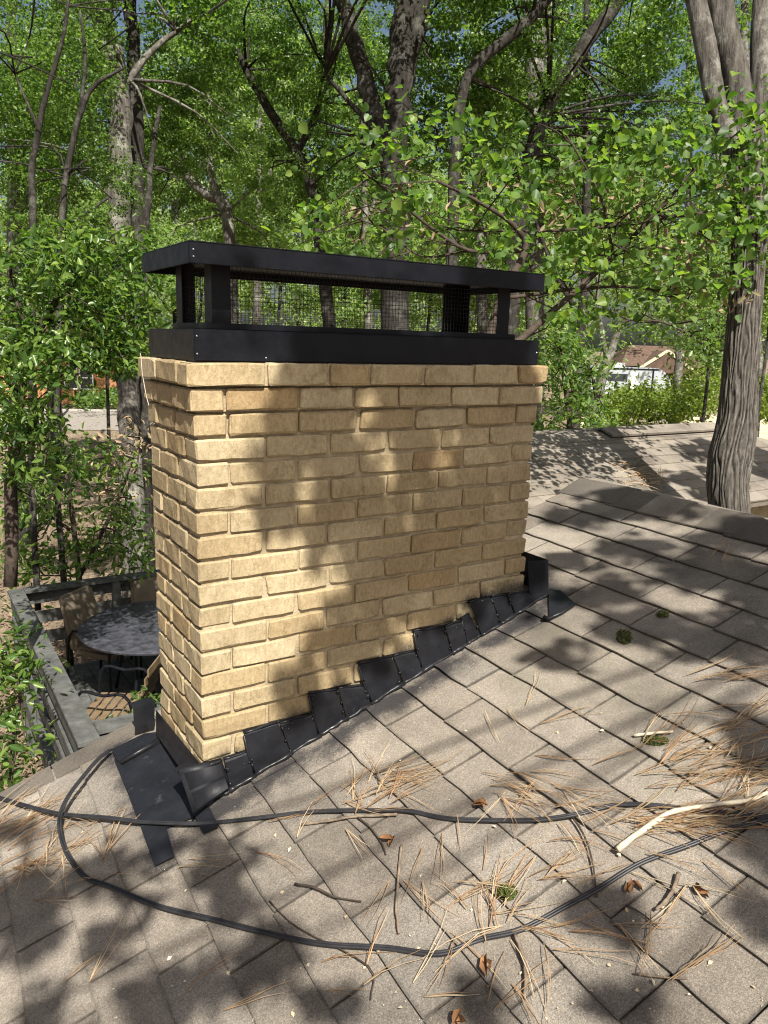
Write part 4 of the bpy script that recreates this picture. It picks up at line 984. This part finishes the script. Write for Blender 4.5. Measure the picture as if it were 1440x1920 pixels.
# ------------------------------------------------------------------ houses, trailer beyond the trees
def box_house(name, label, px0_, px1_, ytop, ybase, D, wall, winspec, roofm):
    a = at(px0_, ybase, D); b = at(px1_, ybase+(px1_-px0_)*.029, D); a[2] = b[2] = GZ
    u = (b-a); L = np.linalg.norm(u); u /= L; v = np.array([-u[1], u[0], 0])
    t = tag(empty(name, a), label, 'house'); t.rotation_euler = (0, 0, math.atan2(u[1], u[0]))
    H = 2.7; dp = 8
    mb = MB(); mb.box(0, L, 0, dp, 0, H); mb.build('wall', wall, t)
    mb = MB(); mb.add([(-.5, -.5, H+.01), (L+.5, -.5, H+.01), (L+.5, dp+.5, H+.01), (-.5, dp+.5, H+.01), (1.5, dp/2, H+2.2), (L-1.5, dp/2, H+2.2)], [(0, 1, 5, 4), (1, 2, 5), (2, 3, 4, 5), (3, 0, 4), (3, 2, 1, 0)]); mb.build('roof', roofm, t)
    for (x, w_, z0_, h_) in winspec:
        mb = MB(); mb.box(x-w_/2, x+w_/2, -.07, -.003, z0_, z0_+.07); mb.box(x-w_/2, x+w_/2, -.07, -.003, z0_+h_-.07, z0_+h_)
        mb.box(x-w_/2, x-w_/2+.07, -.069, -.004, z0_+.071, z0_+h_-.071); mb.box(x+w_/2-.07, x+w_/2, -.069, -.004, z0_+.071, z0_+h_-.071); mb.box(x-w_/2+.071, x+w_/2-.071, -.06, -.005, z0_+h_/2-.03, z0_+h_/2+.03)
        f_ = mb.build('window', M_WHITE, t); mb = MB(); mb.box(x-w_/2+.07, x+w_/2-.07, -.03, -.006, z0_+.07, z0_+h_-.07); mb.build('pane', M_GLASS, f_)
    return t, u, v, a
M_WHITE = simple('white_paint', (.78, .78, .76), .5, .4, .05); M_GLASS = simple('dark_glass', (.03, .035, .04), .12, .5, .1, bstr=0)
M_ORANGE = simple('orange_brick_wall', (.50, .235, .115), .9, .2, .2, 3, 30, .3, .01); M_BROWNROOF = simple('brown_roof', (.10, .066, .05), .9, .2, .3, 3, 30, .3, .02)
D_ = 49.5
box_house('brick_house', 'orange brick house across the street seen through the left gap', -30, 330, 690, 764, D_, M_ORANGE, [(4.3, 1.0, 1.0, 1.5), (5.75, .9, .95, 1.5), (6.75, .9, .95, 1.5), (9.2, 1.0, 1.0, 1.5)], M_BROWNROOF)
for i, (x, lab) in enumerate(((153, 'round dark bush left of the pair before the orange brick house'), (180, 'round dark bush right of the pair before the orange brick house'), (212, 'dark bush near the trunk before the orange brick house'))):
    bush('round_bush', lab, 'bush', [(x, 746, 10, 13, 26)], 47.6, 40, .2, M_LEAFOAK, 'diamond', [], 60+i, 'bushes before the brick house', clr=.06)
# travel trailer
DT = 68; sT = DT/FPX
ta = at(1105, 748, DT); ta[2] = GZ; tb = at(1257, 752, DT); tb[2] = GZ
u = tb-ta; L = np.linalg.norm(u); u /= L
tr = tag(empty('travel_trailer', ta), 'white travel trailer with rounded end parked beyond the hedge', 'trailer'); tr.rotation_euler = (0, 0, math.atan2(u[1], u[0]))
zt = at(1180, 688, DT)[2]-GZ
prof = [(0, .55), (0, zt-.15), (.12, zt), (L-1.3, zt-.05), (L-.75, zt-.35), (L-.3, zt-.9), (L-.05, zt-1.6), (L, .9), (L-.1, .55)]
mb = MB(); m_ = len(prof); mb.add([(x, 0, z) for x, z in prof]+[(x, 2.4, z) for x, z in prof], [tuple(range(m_)), tuple(range(m_, 2*m_))[::-1]]+[((i+1) % m_, i, i+m_, (i+1) % m_+m_) for i in range(m_)])
me = mb.mesh('body'); fix_normals(me); link('body', me, simple('trailer_white', (.34, .37, .40), .35, .5, .04), tr)
def tbox(nm, x0, x1, y0, y1, z0_, z1_, m_): b_ = MB(); b_.box(x0, x1, y0, y1, z0_, z1_); return b_.build(nm, m_, tr)
tbox('window', 1.5, 3.2, -.02, -.002, zt-1.25, zt-.6, M_GLASS)
tbox('trim_strip', 5.35, 5.5, -.03, -.003, .56, zt-.2, M_CAP); tbox('air_conditioner', 2.2, 3.1, .7, 1.6, zt-.02, zt+.32, M_WHITE); tbox('roof_rail', .1, L-1.3, -.04, -.002, zt-.22, zt-.10, M_CAP)
tbox('wheel', 3.2, 3.85, -.02, .2, 0, .65, M_CABLE); tbox('door', 3.45, 4.1, -.025, -.004, .6, zt-.5, M_WHITE)
D_ = 84
hh, u, v, a = box_house('brown_roofed_house', 'house with a brown gabled roof behind the white trailer', 1165, 1312, 720, 742, D_, simple('brown_wall', (.10, .068, .052)), [(6, 1.2, 1, 1.3)], M_BROWNROOF)
pk = (at(1236, 658, D_)-a) @ u; zp = at(1236, 658, D_)[2]-GZ; ze = at(1290, 700, D_)[2]-GZ; wv = (at(1292, 700, D_)-at(1236, 700, D_)) @ u
mb = MB(); mb.add([(pk-wv, -1.5, ze), (pk+wv, -1.5, ze), (pk, -1.5, zp), (pk-wv, 6, ze), (pk+wv, 6, ze), (pk, 6, zp)], [(0, 1, 2), (0, 2, 5, 3), (1, 4, 5, 2), (3, 5, 4)]); mb.build('gable', M_BROWNROOF, hh)
mb = MB(); mb.beam((pk, -1.56, zp+.05), (pk+wv+.2, -1.56, ze), .12, .3); mb.beam((pk, -1.56, zp+.05), (pk-wv-.2, -1.56, ze), .12, .3); mb.build('barge_board', simple('tan_board', (.5, .42, .32)), hh)

# ------------------------------------------------------------------ deck with railing, table and chairs, down at the left
DZ = -2.38
dk = tag(empty('wooden_deck', (0.2, 3.0, DZ)), 'weathered grey wooden deck in dappled shade below the chimney', 'deck'); doff = -Vector(dk.location)
rq = random.Random(9)
x = .16
while x < 3.4:
    mb = MB(); mb.box(x, x+.135, 3.0, 6.5, DZ-.03, DZ+rq.uniform(-.002, .002)); o = mb.build('plank', M_DECK, dk); o.location = doff; x += .142
mb = MB(); mb.box(.16, 3.4, 3.03, 6.45, DZ-.2, DZ-.034); o = mb.build('frame', M_DECK, dk); o.location = doff
for (x, y) in ((.25, 3.1), (.25, 6.4), (3.3, 3.1), (3.3, 6.4)):
    mb = MB(); mb.box(x-.05, x+.05, y-.05, y+.05, GZ, DZ-.2); o = mb.build('leg', M_DECK, dk); o.location = doff
RZ = -1.42
rl = tag(empty('deck_railing', (0.2, 3.0, DZ)), 'grey board railing with a wide flat cap around the deck', 'railing')
def rlb(nm, *a_, **k_):
    mb = MB(); mb.beam(*a_, **k_); me = mb.mesh(nm); bevel_me(me, .004); o = link(nm, me, M_DECK, rl); o.location = doff
xl = .23
rlb('cap_board', (xl-.02, 2.9, RZ), (xl-.02, 6.45, RZ), .145, .036)
rlb('cap_board', (xl+.056, 3.08, RZ+.003), (3.4, 3.08, RZ+.003), .145, .036)
rlb('cap_board', (xl+.056, 6.4, RZ+.003), (3.4, 6.4, RZ+.003), .145, .036)
for z in (RZ-.10, RZ-.32, RZ-.55):
    rlb('rail', (xl-.06, 2.95, z), (xl-.06, 6.4, z), .035, .13)
    rlb('rail', (xl+.02, 3.03, z), (3.4, 3.03, z), .035, .13)
    rlb('rail', (xl+.02, 6.44, z), (3.4, 6.44, z), .035, .13)
for (x, y) in ((xl, 3.1), (xl, 4.2), (xl, 5.3), (xl, 6.36), (1.2, 3.1), (2.3, 3.1), (1.2, 6.36), (2.3, 6.36)):
    rlb('post', (x, y, GZ if y < 3.2 else DZ-.2), (x, y, RZ-.022), .085, .085, (0, 1, 0))
# round patio table
M_TABLE = simple('shade_speckled_table_top', (.045, .046, .056), .40, .5, .6, 14, 90, .3, .003)  # low tone and speckle put dappled shade into the top's colour
tc_ = np.array([1.36, 5.35]); tz = -1.62
tb_ = tag(empty('patio_table', (tc_[0], tc_[1], DZ)), 'round dark patio table with dappled light on its top', 'table'); to = -Vector(tb_.location)
mb = MB(); pr_ = [(.70, -.03), (.745, -.025), (.75, -.008), (.735, 0), (.0, .0)]
def lathe(mb, prof, c, n=40):
    vs = []; fs = []
    for (r_, z) in prof:
        for k in range(n): vs.append((c[0]+r_*math.cos(6.2832*k/n), c[1]+r_*math.sin(6.2832*k/n), c[2]+z))
    for i in range(len(prof)-1):
        for k in range(n): fs.append((i*n+k, i*n+(k+1) % n, (i+1)*n+(k+1) % n, (i+1)*n+k))
    mb.add(vs, fs)
lathe(mb, [(.001, -.03)]+pr_[:-1]+[(.001, 0)], (tc_[0], tc_[1], tz)); me = mb.mesh('tabletop'); fix_normals(me); o = link('tabletop', me, M_TABLE, tb_); o.location = to
for k in range(4):
    a = .785+k*1.5708; mb = MB(); c_ = np.array([math.cos(a), math.sin(a), 0]); p = np.array([tc_[0], tc_[1], tz-.03])
    mb.tube([p+c_*.45, p+c_*.42-np.array([0, 0, .35]), p+c_*.5-np.array([0, 0, .73])], .018, 8); o = mb.build('leg', M_CAP, tb_); o.location = to
def chair(loc, rz, label, seatm, kind):
    t = tag(empty('patio_chair', loc), label, 'chair', 'patio chairs round the table'); t.rotation_euler = (0, 0, rz)
    w_, d_, sh, bh = .52, .48, .42, .88
    for sx in (-1, 1):
        mb = MB(); mb.tube(catmull([(sx*w_/2, d_/2, 0), (sx*w_/2, d_/2-.02, .62), (sx*w_/2, 0, .64), (sx*w_/2, -d_/2+.02, .60), (sx*w_/2, -d_/2-.04, 0)], 4), .014, 8); mb.build('side_frame', M_CAP, t)
    if kind == 'slat':
        for k in range(6):
            y = d_/2-.05-k*.08; mb = MB(); mb.box(-w_/2+.01, w_/2-.01, y-.03, y+.03, sh-.012, sh); mb.build('seat_slat', seatm, t)
        for k in range(5):
            z = sh+.09+k*.085; y = -d_/2-.02-k*.03; mb = MB(); mb.box(-w_/2+.01, w_/2-.01, y-.012, y, z-.033, z+.033); mb.build('back_slat', seatm, t)
    elif kind == 'cushion':
        mb = MB(); mb.box(-w_/2+.02, w_/2-.02, -d_/2+.03, d_/2, sh-.05, sh+.05); me = mb.mesh('seat'); bevel_me(me, .03); link('seat', me, seatm, t)
        mb = MB(); mb.add([(-w_/2+.01, -d_/2, sh), (w_/2-.01, -d_/2, sh), (w_/2-.03, -d_/2-.14, bh+.1), (-w_/2+.03, -d_/2-.14, bh+.1), (-w_/2+.01, -d_/2+.09, sh), (w_/2-.01, -d_/2+.09, sh), (w_/2-.03, -d_/2-.06, bh+.1), (-w_/2+.03, -d_/2-.06, bh+.1)], [(0, 1, 2, 3), (7, 6, 5, 4), (0, 4, 5, 1), (1, 5, 6, 2), (2, 6, 7, 3), (3, 7, 4, 0)]); me = mb.mesh('backrest'); bevel_me(me, .025); link('backrest', me, seatm, t)
    else:                                # lattice of flat iron bars with open diamonds
        mb = MB(); n_ = 11
        for i in range(n_):
            q = -w_/2+w_*i/(n_-1)
            mb.beam((q, -d_/2, sh), (q, d_/2, sh), .012, .006); mb.beam((-w_/2, q*d_/w_, sh+.001), (w_/2, q*d_/w_, sh+.001), .012, .006)
        mb.build('seat', M_CAP, t); mb = MB()
        for i in range(n_):
            q = -w_/2+w_*i/(n_-1); z = sh+.05+.45*i/(n_-1)
            mb.beam((q, -d_/2, sh), (q*.95, -d_/2-.12, bh+.04), .014, .005, (0, 1, 0)); mb.beam((-w_/2, -d_/2-.12*i/(n_-1), z), (w_/2, -d_/2-.12*i/(n_-1), z), .005, .014, (0, 1, 0))
        mb.build('backrest', M_CAP, t)
    return t
chair((.72, 4.45, DZ), 2.35-1.57+.2, 'tan slatted patio chair beside the left railing', simple('tan_slat', (.15, .105, .06), .7, .3, .3, 8, 50, .3, .004), 'slat')
chair((1.45, 4.3, DZ), 0.0, 'black iron lattice patio chair in front of the table', None, 'lattice')
chair((1.55, 6.05, DZ), math.pi-.15, 'tan cushioned patio chair behind the table', simple('tan_cushion', (.15, .125, .09), .9, .1, .2, 10, 90, .3, .004), 'cushion')
chair((.95, 5.85, DZ), math.pi+.7, 'grey tan cushioned patio chair at the back left of the table', bpy.data.materials['tan_cushion'], 'cushion')
pot = tag(empty('potted_plant', (.83, 3.72, DZ)), 'dark leafy plant in a clay pot on the near corner of the deck', 'potted plant'); po = -Vector(pot.location)
mb = MB(); lathe(mb, [(.001, 0), (.11, 0), (.15, .25), (.165, .25), (.165, .30), (.14, .30), (.13, .24), (.001, .24)], (.83, 3.72, DZ), 20); o = mb.build('pot', simple('clay', (.35, .17, .10)), pot, True); o.location = po
r = np.random.default_rng(77); cs = blob(r, (.83, 3.75, DZ+.52), (.30, .3, .28), 26); P, Nn = clump_pts(cs, np.full(26, .10), 24, r)
o = tag(link('foliage', make_leaves('foliage', P, Nn, .055*(.6+.7*r.random(len(P))), M_LEAFOAK, 'lance', 2), None, pot), kind='stuff'); o.location = po

# ------------------------------------------------------------------ the oak that shades the roof, standing beside the house out of the picture
shade = []
def sh_spot(fn, x, y, rx, ry, gx, gy):
    rx, ry = max(7, rx-gx), max(6, ry-gy)
    for _ in range(1+int(math.pi*rx*ry/400)):
        a = rg.random()*6.283; q = rg.random()**.5; shade.append((fn(x+rx*q*math.cos(a), y+ry*q*math.sin(a)), 1.0))
def sh_front(x, y, rx, ry, n_): sh_spot(front, x, y, rx, ry, 16 if x > 790 and y > 700 else 8, 14 if x > 790 and y > 700 else 7)
def sh_roof(x, y, rx, ry, n_): sh_spot(roof, x, y, rx, ry, 19 if y > 1500 else 8, 14 if y > 1500 else 3)
rg = np.random.default_rng(17)
for s_ in [(595, 745, 40, 36, 5), (570, 842, 66, 24, 7), (540, 945, 36, 22, 3), (650, 885, 36, 46, 5), (650, 958, 56, 22, 5), (770, 760, 36, 56, 5), (885, 740, 105, 50, 12), (960, 850, 40, 115, 10),
           (860, 880, 46, 26, 4), (760, 862, 24, 16, 2), (880, 985, 100, 52, 13), (720, 1010, 40, 46, 7), (710, 1110, 34, 50, 5), (830, 1095, 70, 44, 6), (955, 1050, 46, 56, 6), (612, 1010, 14, 18, 1),
           (660, 1195, 66, 20, 3), (565, 1290, 36, 22, 2), (690, 640, 110, 36, 6), (930, 600, 56, 56, 5), (430, 545, 30, 16, 1)]: sh_front(*s_)
for s_ in [(40, 1690, 60, 50, 7), (60, 1770, 50, 26, 4), (200, 1640, 60, 24, 4), (180, 1765, 44, 24, 3), (395, 1640, 44, 28, 4), (450, 1690, 40, 24, 4), (525, 1790, 54, 40, 7), (330, 1875, 100, 34, 7), (60, 1890, 60, 20, 3), (420, 1830, 40, 24, 3), (600, 1880, 50, 24, 3), (250, 1700, 24, 14, 1), (440, 1600, 24, 12, 1),
           (385, 1575, 14, 12, 1), (40, 1560, 40, 20, 1), (1130, 1705, 64, 40, 6), (1405, 1570, 44, 54, 6), (1425, 1720, 30, 50, 3), (1200, 1180, 64, 18, 4), (1360, 1200, 76, 24, 5), (1130, 1112, 54, 14, 3), (1085, 962, 44, 16, 3), (1200, 950, 100, 16, 6),
           (1380, 1010, 76, 16, 5), (1330, 1080, 86, 18, 5), (1060, 1060, 26, 10, 1), (1180, 1032, 56, 10, 3), (1425, 1120, 30, 44, 3), (1415, 1390, 34, 40, 3), (1180, 1885, 70, 26, 2), (900, 1895, 60, 16, 2), (1040, 1232, 24, 12, 1)]: sh_roof(*s_)
so = tag(empty('oak_tree', (3.8, -7.0, GZ)), 'tall oak beside the house whose boughs shade the roof', 'tree'); soff = -Vector(so.location)
for x_, y_, rx_, ry_, n_ in [(1310, 850, 24, 8, 2), (1290, 912, 30, 8, 2), (1335, 930, 10, 10, 1), (1425, 870, 16, 40, 4), (1330, 880, 20, 6, 1)]:
    for _ in range(n_):
        a = rg.random()*6.283; q = rg.random()**.5; shade.append((onplane(x_+rx_*q*math.cos(a), y_+ry_*q*math.sin(a), [0, -SL, 1], WZ-SL*WY), 1.0))
nroof = len(shade)
cs = np.array([p+S*(rg.uniform(3.6, 5.6)) for p, dn in shade])
near_ = np.array([max(1.0, (p-CAM) @ MR[2])*(1 if dn < 1.5 else 1.0) for p, dn in shade])
cr_ = .030*near_*(.7+.6*rg.random(len(cs)))
P, Nn = clump_pts(cs, cr_, 18, rg, .8, .5); lsz = np.repeat(.036*near_, 18)
keep = ((P-CAM) @ MR[2] < .2) | (np.abs((P-CAM) @ MR[0]/np.maximum((P-CAM) @ MR[2], .01)) > .62) | ((P-CAM) @ MR[1]/np.maximum((P-CAM) @ MR[2], .01) > .75)
P, Nn, lsz = P[keep], Nn[keep], lsz[keep]
o = tag(link('crown', make_leaves('crown', P, Nn, lsz*(.7+.6*rg.random(len(P))), M_LEAFOAK, 'diamond', 12), None, so)); o.location = soff
mb = MB(); tr0 = np.array([3.8, -7.0, GZ]); mb.tube(catmull([tr0, tr0+[-.1, .1, 3], tr0+[-.3, .3, 6], tr0+[-.2, .5, 9], tr0+[.2, .6, 13]], 4), list(np.linspace(.30, .08, 17)), 12)
hub = tr0+np.array([-.3, .4, 6.8]); ends = []
for k in range(7):
    sub = cs[k::7]; c = sub.mean(0); e = sub[rg.integers(len(sub))]; mid = hub*.45+c*.55+np.array([0, 0, .9]); mb.tube(catmull([hub, mid, e], 5), list(np.linspace(.028, .006, 11)), 6)
o = mb.build('trunk', M_DARKBARK, so, True); o.location = soff

# ------------------------------------------------------------------ things lying on the roof
def cable(name, label, pts, hs):
    t = tag(empty(name, roof(*pts[len(pts)//2])), label, 'cable', 'black cables lying on the roof'); off = -Vector(t.location)
    P = catmull([roof(x, y, h)+np.array([rt.gauss(0, .0035), rt.gauss(0, .0035), 0]) for (x, y), h in zip(pts, hs)], 6)
    for i, sgn in enumerate((-1, 1)):
        Q = []
        for k, p in enumerate(P):
            d = P[min(k+1, len(P)-1)]-P[max(k-1, 0)]; s_ = np.cross(d, RN); s_ /= np.linalg.norm(s_); Q.append(p+s_*sgn*.0033+RN*(.0012 if sgn > 0 else 0))
        mb = MB(); mb.tube(Q, .0037, 8); o = mb.build('strand', M_CABLE, t, True); o.location = off
    return t
c1 = [(-60, 1478), (0, 1498), (60, 1515), (115, 1527), (200, 1533), (260, 1541), (330, 1545), (400, 1543), (500, 1532), (600, 1523), (700, 1518), (760, 1520), (830, 1533), (900, 1538), (1000, 1537), (1080, 1527), (1150, 1513), (1220, 1510), (1300, 1518), (1380, 1527), (1440, 1530), (1520, 1538), (1640, 1556), (1800, 1590), (1980, 1600)]
cable('power_cable', 'black twin cable lying straight across the roof past the flashing', c1, [.02, .02, .03, .034, .036, .03, .028]+[.016]*(len(c1)-7))
c2 = [(206, 1406), (185, 1424), (155, 1452), (126, 1495), (113, 1535), (117, 1580), (136, 1620), (166, 1646), (212, 1666), (300, 1694), (400, 1725), (500, 1752), (600, 1770), (720, 1780), (820, 1783), (900, 1768), (980, 1745), (1060, 1700), (1120, 1665), (1200, 1620), (1290, 1582), (1370, 1558), (1440, 1535), (1520, 1505), (1640, 1470), (1800, 1440), (1960, 1450)]
cable('power_cable', 'black twin cable curving in a wide loop over the lower roof', c2, [.03, .05, .06, .06, .05, .035, .02]+[.017]*(len(c2)-7))
def twig(label, pts, r0, r1, mat, name='twig', h=.014):
    P = catmull([roof(x, y, h+r0) for x, y in pts], 4); base = roof(*pts[0]); t = MB()
    rr_ = np.linspace(r0, r1, len(P)); P = [p+np.array([rt.gauss(0, .15), rt.gauss(0, .15), rt.gauss(0, .1)])*r0*.7 for p in P]
    t.tube([p-base for p in P], [q*(1+rt.uniform(-.15, .15)) for q in rr_], 7); o = t.build(name, mat, None, True); o.location = base
    return tag(o, label, 'branch' if name == 'branch' else 'twig', None if name == 'branch' else 'fallen twigs on the roof')
twig('pale bare broken branch lying over the straight cable', [(1157, 1592), (1200, 1560), (1250, 1527), (1285, 1517), (1340, 1509), (1400, 1501), (1440, 1486)], .0078, .0045, M_TWIGPALE, 'branch', .018)
twig('dark straight twig standing upright in view below the needle heap', [(753, 1585), (749, 1620), (746, 1660), (743, 1700), (748, 1750)], .0036, .003, M_TWIG)
twig('thick curved twig just under the loop cable', [(966, 1752), (979, 1790), (986, 1830), (983, 1872)], .0045, .0035, M_TWIG)
twig('short grey bent twig at the right of the loop cable', [(1272, 1638), (1264, 1665), (1247, 1690), (1230, 1706)], .0045, .003, M_TWIG)
twig('thin brown branching twig left of the upright dark twig', [(553, 1657), (590, 1664), (629, 1682), (677, 1690)], .003, .002, M_TWIGDARK)
twig('tan twig lying along the straight cable by the needle heap', [(566, 1546), (620, 1538), (668, 1531), (745, 1527)], .004, .0035, M_TWIG)
twig('dark crooked twig dropping from the straight cable', [(668, 1530), (695, 1552), (714, 1578), (724, 1602)], .003, .0018, M_TWIGDARK)
twig('dark thin twig running down between the two cables', [(1073, 1532), (1093, 1562), (1110, 1612), (1119, 1682)], .0028, .002, M_TWIGDARK)
twig('short pale stub of twig above the needle heap', [(1189, 1379), (1222, 1375), (1262, 1371)], .0048, .003, M_TWIGPALE)
twig('thin dark twig at the lower right of the loop cable', [(1174, 1697), (1200, 1711), (1236, 1739)], .0022, .0016, M_TWIGDARK)
twig('grey twig buried in the needle heap at the right', [(1292, 1452), (1340, 1436), (1400, 1424), (1450, 1412)], .006, .004, M_TWIG)
twig('fine pale twig near the bottom edge of the roof', [(1190, 1825), (1240, 1832), (1290, 1835)], .002, .0015, M_TWIG)
twig('fine brown twig at the bottom beside the cable', [(505, 1690), (560, 1740), (690, 1810), (695, 1875)], .0018, .0012, M_TWIGDARK)
# dry pine needles
rn = np.random.default_rng(99); mb = MB()
def needle(p, ang, L, bend):
    d = np.array([math.cos(ang)*math.cos(TH), math.sin(ang), math.cos(ang)*math.sin(TH)]); s_ = np.cross(RN, d)
    b0 = p; pts = [b0, b0+d*L*.35+s_*bend*.35*L+RN*rn.uniform(0, .012), b0+d*L*.7+s_*bend*.9*L+RN*rn.uniform(0, .010), b0+d*L+s_*bend*1.6*L+RN*rn.uniform(-.002, .008)]
    mb.tube(pts, [.0009, .0009, .0008, .0004], 3, False)
def needles(px, py, sx, sy, n_, ang, spread, L=.155, h=.014):
    for _ in range(max(2, int(n_*.8))):
        p = roof(px+rn.normal()*sx, py+rn.normal()*sy, h+rn.uniform(0, .010)); a = ang+rn.normal()*spread; b = rn.normal()*.16
        for k in range(rn.integers(2, 4)): needle(p, a+rn.normal()*.07, L*rn.uniform(.55, 1.15), b+rn.normal()*.04)
def pang(x, y, dx, dy):                   # roof angle of a photo direction
    a = roof(x, y); b = roof(x+dx, y+dy); d = b-a; return math.atan2(d[1], d[0]/math.cos(TH))
for (x, y, sx, sy, n_, dx, dy, sp_) in [(720, 1468, 30, 10, 16, 60, -6, .18), (690, 1500, 22, 24, 14, 30, -50, .35), (640, 1530, 40, 20, 10, 40, -10, .6), (30, 1560, 45, 25, 34, 60, -40, .35), (50, 1620, 40, 30, 26, 60, -30, .5), (100, 1580, 30, 40, 12, 30, 40, .9), (195, 1600, 10, 20, 7, 10, -40, .5),
        (1300, 1450, 70, 40, 40, 60, -25, .35), (1390, 1420, 50, 40, 34, 60, -30, .4), (1230, 1545, 55, 10, 30, 60, -4, .16), (1130, 1550, 60, 18, 16, 60, 5, .4), (1380, 1520, 40, 25, 18, 60, -20, .4), (1340, 1275, 45, 8, 12, 60, -8, .18), (990, 1485, 35, 20, 20, 40, 25, .5), (940, 1465, 20, 15, 10, 40, 20, .4),
        (1010, 1345, 18, 22, 3, 50, -35, .2), (960, 1330, 15, 30, 3, 15, 40, .3), (920, 1700, 40, 60, 16, 20, -50, .8), (950, 1760, 60, 40, 14, 50, 20, .9), (1030, 1730, 50, 25, 7, 50, 10, .4), (1040, 1640, 60, 20, 8, 60, -35, .25), (1240, 1835, 60, 20, 4, 60, -18, .15), (850, 1620, 60, 60, 7, 20, 50, .5),
        (500, 1530, 30, 30, 4, 40, -30, .6), (330, 1580, 60, 40, 3, 50, -10, .6), (800, 1850, 200, 40, 10, 40, -20, .9), (1250, 1700, 60, 50, 7, 30, 50, .5), (1230, 1420, 40, 30, 10, 60, -30, .5), (150, 1850, 60, 40, 4, 40, -40, .5), (1330, 1040, 40, 20, 2, 40, -15, .4), (1290, 1650, 20, 20, 3, 0, 40, .4), (770, 1640, 30, 30, 5, 10, 50, .5), (380, 1900, 60, 10, 2, 40, 30, .4)]:
    needles(x, y, sx, sy, n_, pang(x, y, dx, dy), sp_)
for (x, y, n_) in ((1190, 880, 40), (1225, 900, 34), (1180, 905, 14)):   # drifts on the rear roof valley
    for _ in range(n_):
        p = onplane(x+rn.normal()*16, y+rn.normal()*9, [0, -SL, 1], WZ-SL*WY+.02); d = np.array([rn.normal(), rn.normal()*.8, rn.normal()*.25]); d /= np.linalg.norm(d)
        mb.tube([p, p+d*.08+np.array([0, 0, .01]), p+d*.16], [.0022, .002, .001], 3, False)
tag(mb.build('pine_needles', M_NEEDLE), 'dry orange pine needles strewn in drifts over the shingles', 'pine needles', kind='stuff')
# bleached chips, seeds and bits
P = []; Nn = []
for _ in range(280):
    x, y = rn.uniform(150, 1440), rn.uniform(1200, 1915)
    if rn.random() > (.25+.75*(y-1200)/700): continue
    P.append(roof(x, y, .013)); Nn.append(RN+rn.normal(size=3)*.4)
P = np.array(P); Nn = np.array(Nn); szs = .006*(.5+2.0*rn.random(len(P))**3)
tag(link('leaf_bits', make_leaves('leaf_bits', P, Nn, szs, M_CHIP, 'diamond', 14)), 'pale leaf bits and seeds scattered on the shingles', 'leaf bits', kind='stuff')
def moss(label, px, py, rx, ry, hgt, n_):
    base = roof(px, py, .008); P = []; Nn = []
    for _ in range(n_):
        a = rn.random()*6.28; q = rn.random()**.5; x, y = px+rx*q*math.cos(a), py+ry*q*math.sin(a)
        P.append(roof(x, y, .010+hgt*(1-q*q)*rn.uniform(.6, 1))-base); Nn.append(rn.normal(size=3)+RN*.6)
    o = link('moss_clump', make_leaves('moss_clump', np.array(P), np.array(Nn), .010*(.5+.8*rn.random(n_)), M_MOSS, 'lance', 5)); o.location = base
    tag(o, label, 'moss', 'moss clumps on the roof')
moss('olive moss tuft above the middle of the roof right of the chimney', 1170, 1194, 15, 15, .016, 260)
moss('flat brown green moss strip below the short pale twig', 1228, 1389, 26, 9, .012, 240)
moss('dark green moss cushion beside the loop cable', 950, 1672, 19, 17, .026, 320)
moss('small moss tuft below the uphill shingle edge', 1243, 1151, 12, 7, .010, 120)
def dead_leaf(label, px, py, size, seed):
    r = np.random.default_rng(seed); me = make_leaves('dead_leaf', np.zeros((3, 3))+r.normal(size=(3, 3))*size*.12, r.normal(size=(3, 3))*.5+RN, np.full(3, size), M_DEADLEAF, 'lance', seed, .3)
    o = link('dead_leaf', me); o.location = roof(px, py, .018); tag(o, label, 'leaf', 'dead leaves on the roof')
dead_leaf('curled orange brown leaf just above the straight cable', 905, 1508, .042, 1)
dead_leaf('small rusty leaf under the needle heap below the straight cable', 733, 1575, .036, 2)
dead_leaf('brown crumpled leaf right of the loop cable', 1183, 1658, .032, 3)
dead_leaf('rusty leaf at the bottom edge of the roof', 858, 1910, .04, 4)
dead_leaf('pale curled husk at the right below the bent twig', 1312, 1668, .038, 5)
dead_leaf('brown leaf pile at the foot of the needles under the loop cable', 915, 1818, .05, 6)
print('bricks', nb, 'objects', len(bpy.data.objects), 'tabs', len(near), 'tris', sum(sum(len(p.vertices)-2 for p in m.polygons) if len(m.polygons) < 3000 else len(m.loops)-2*len(m.polygons) for m in bpy.data.meshes))
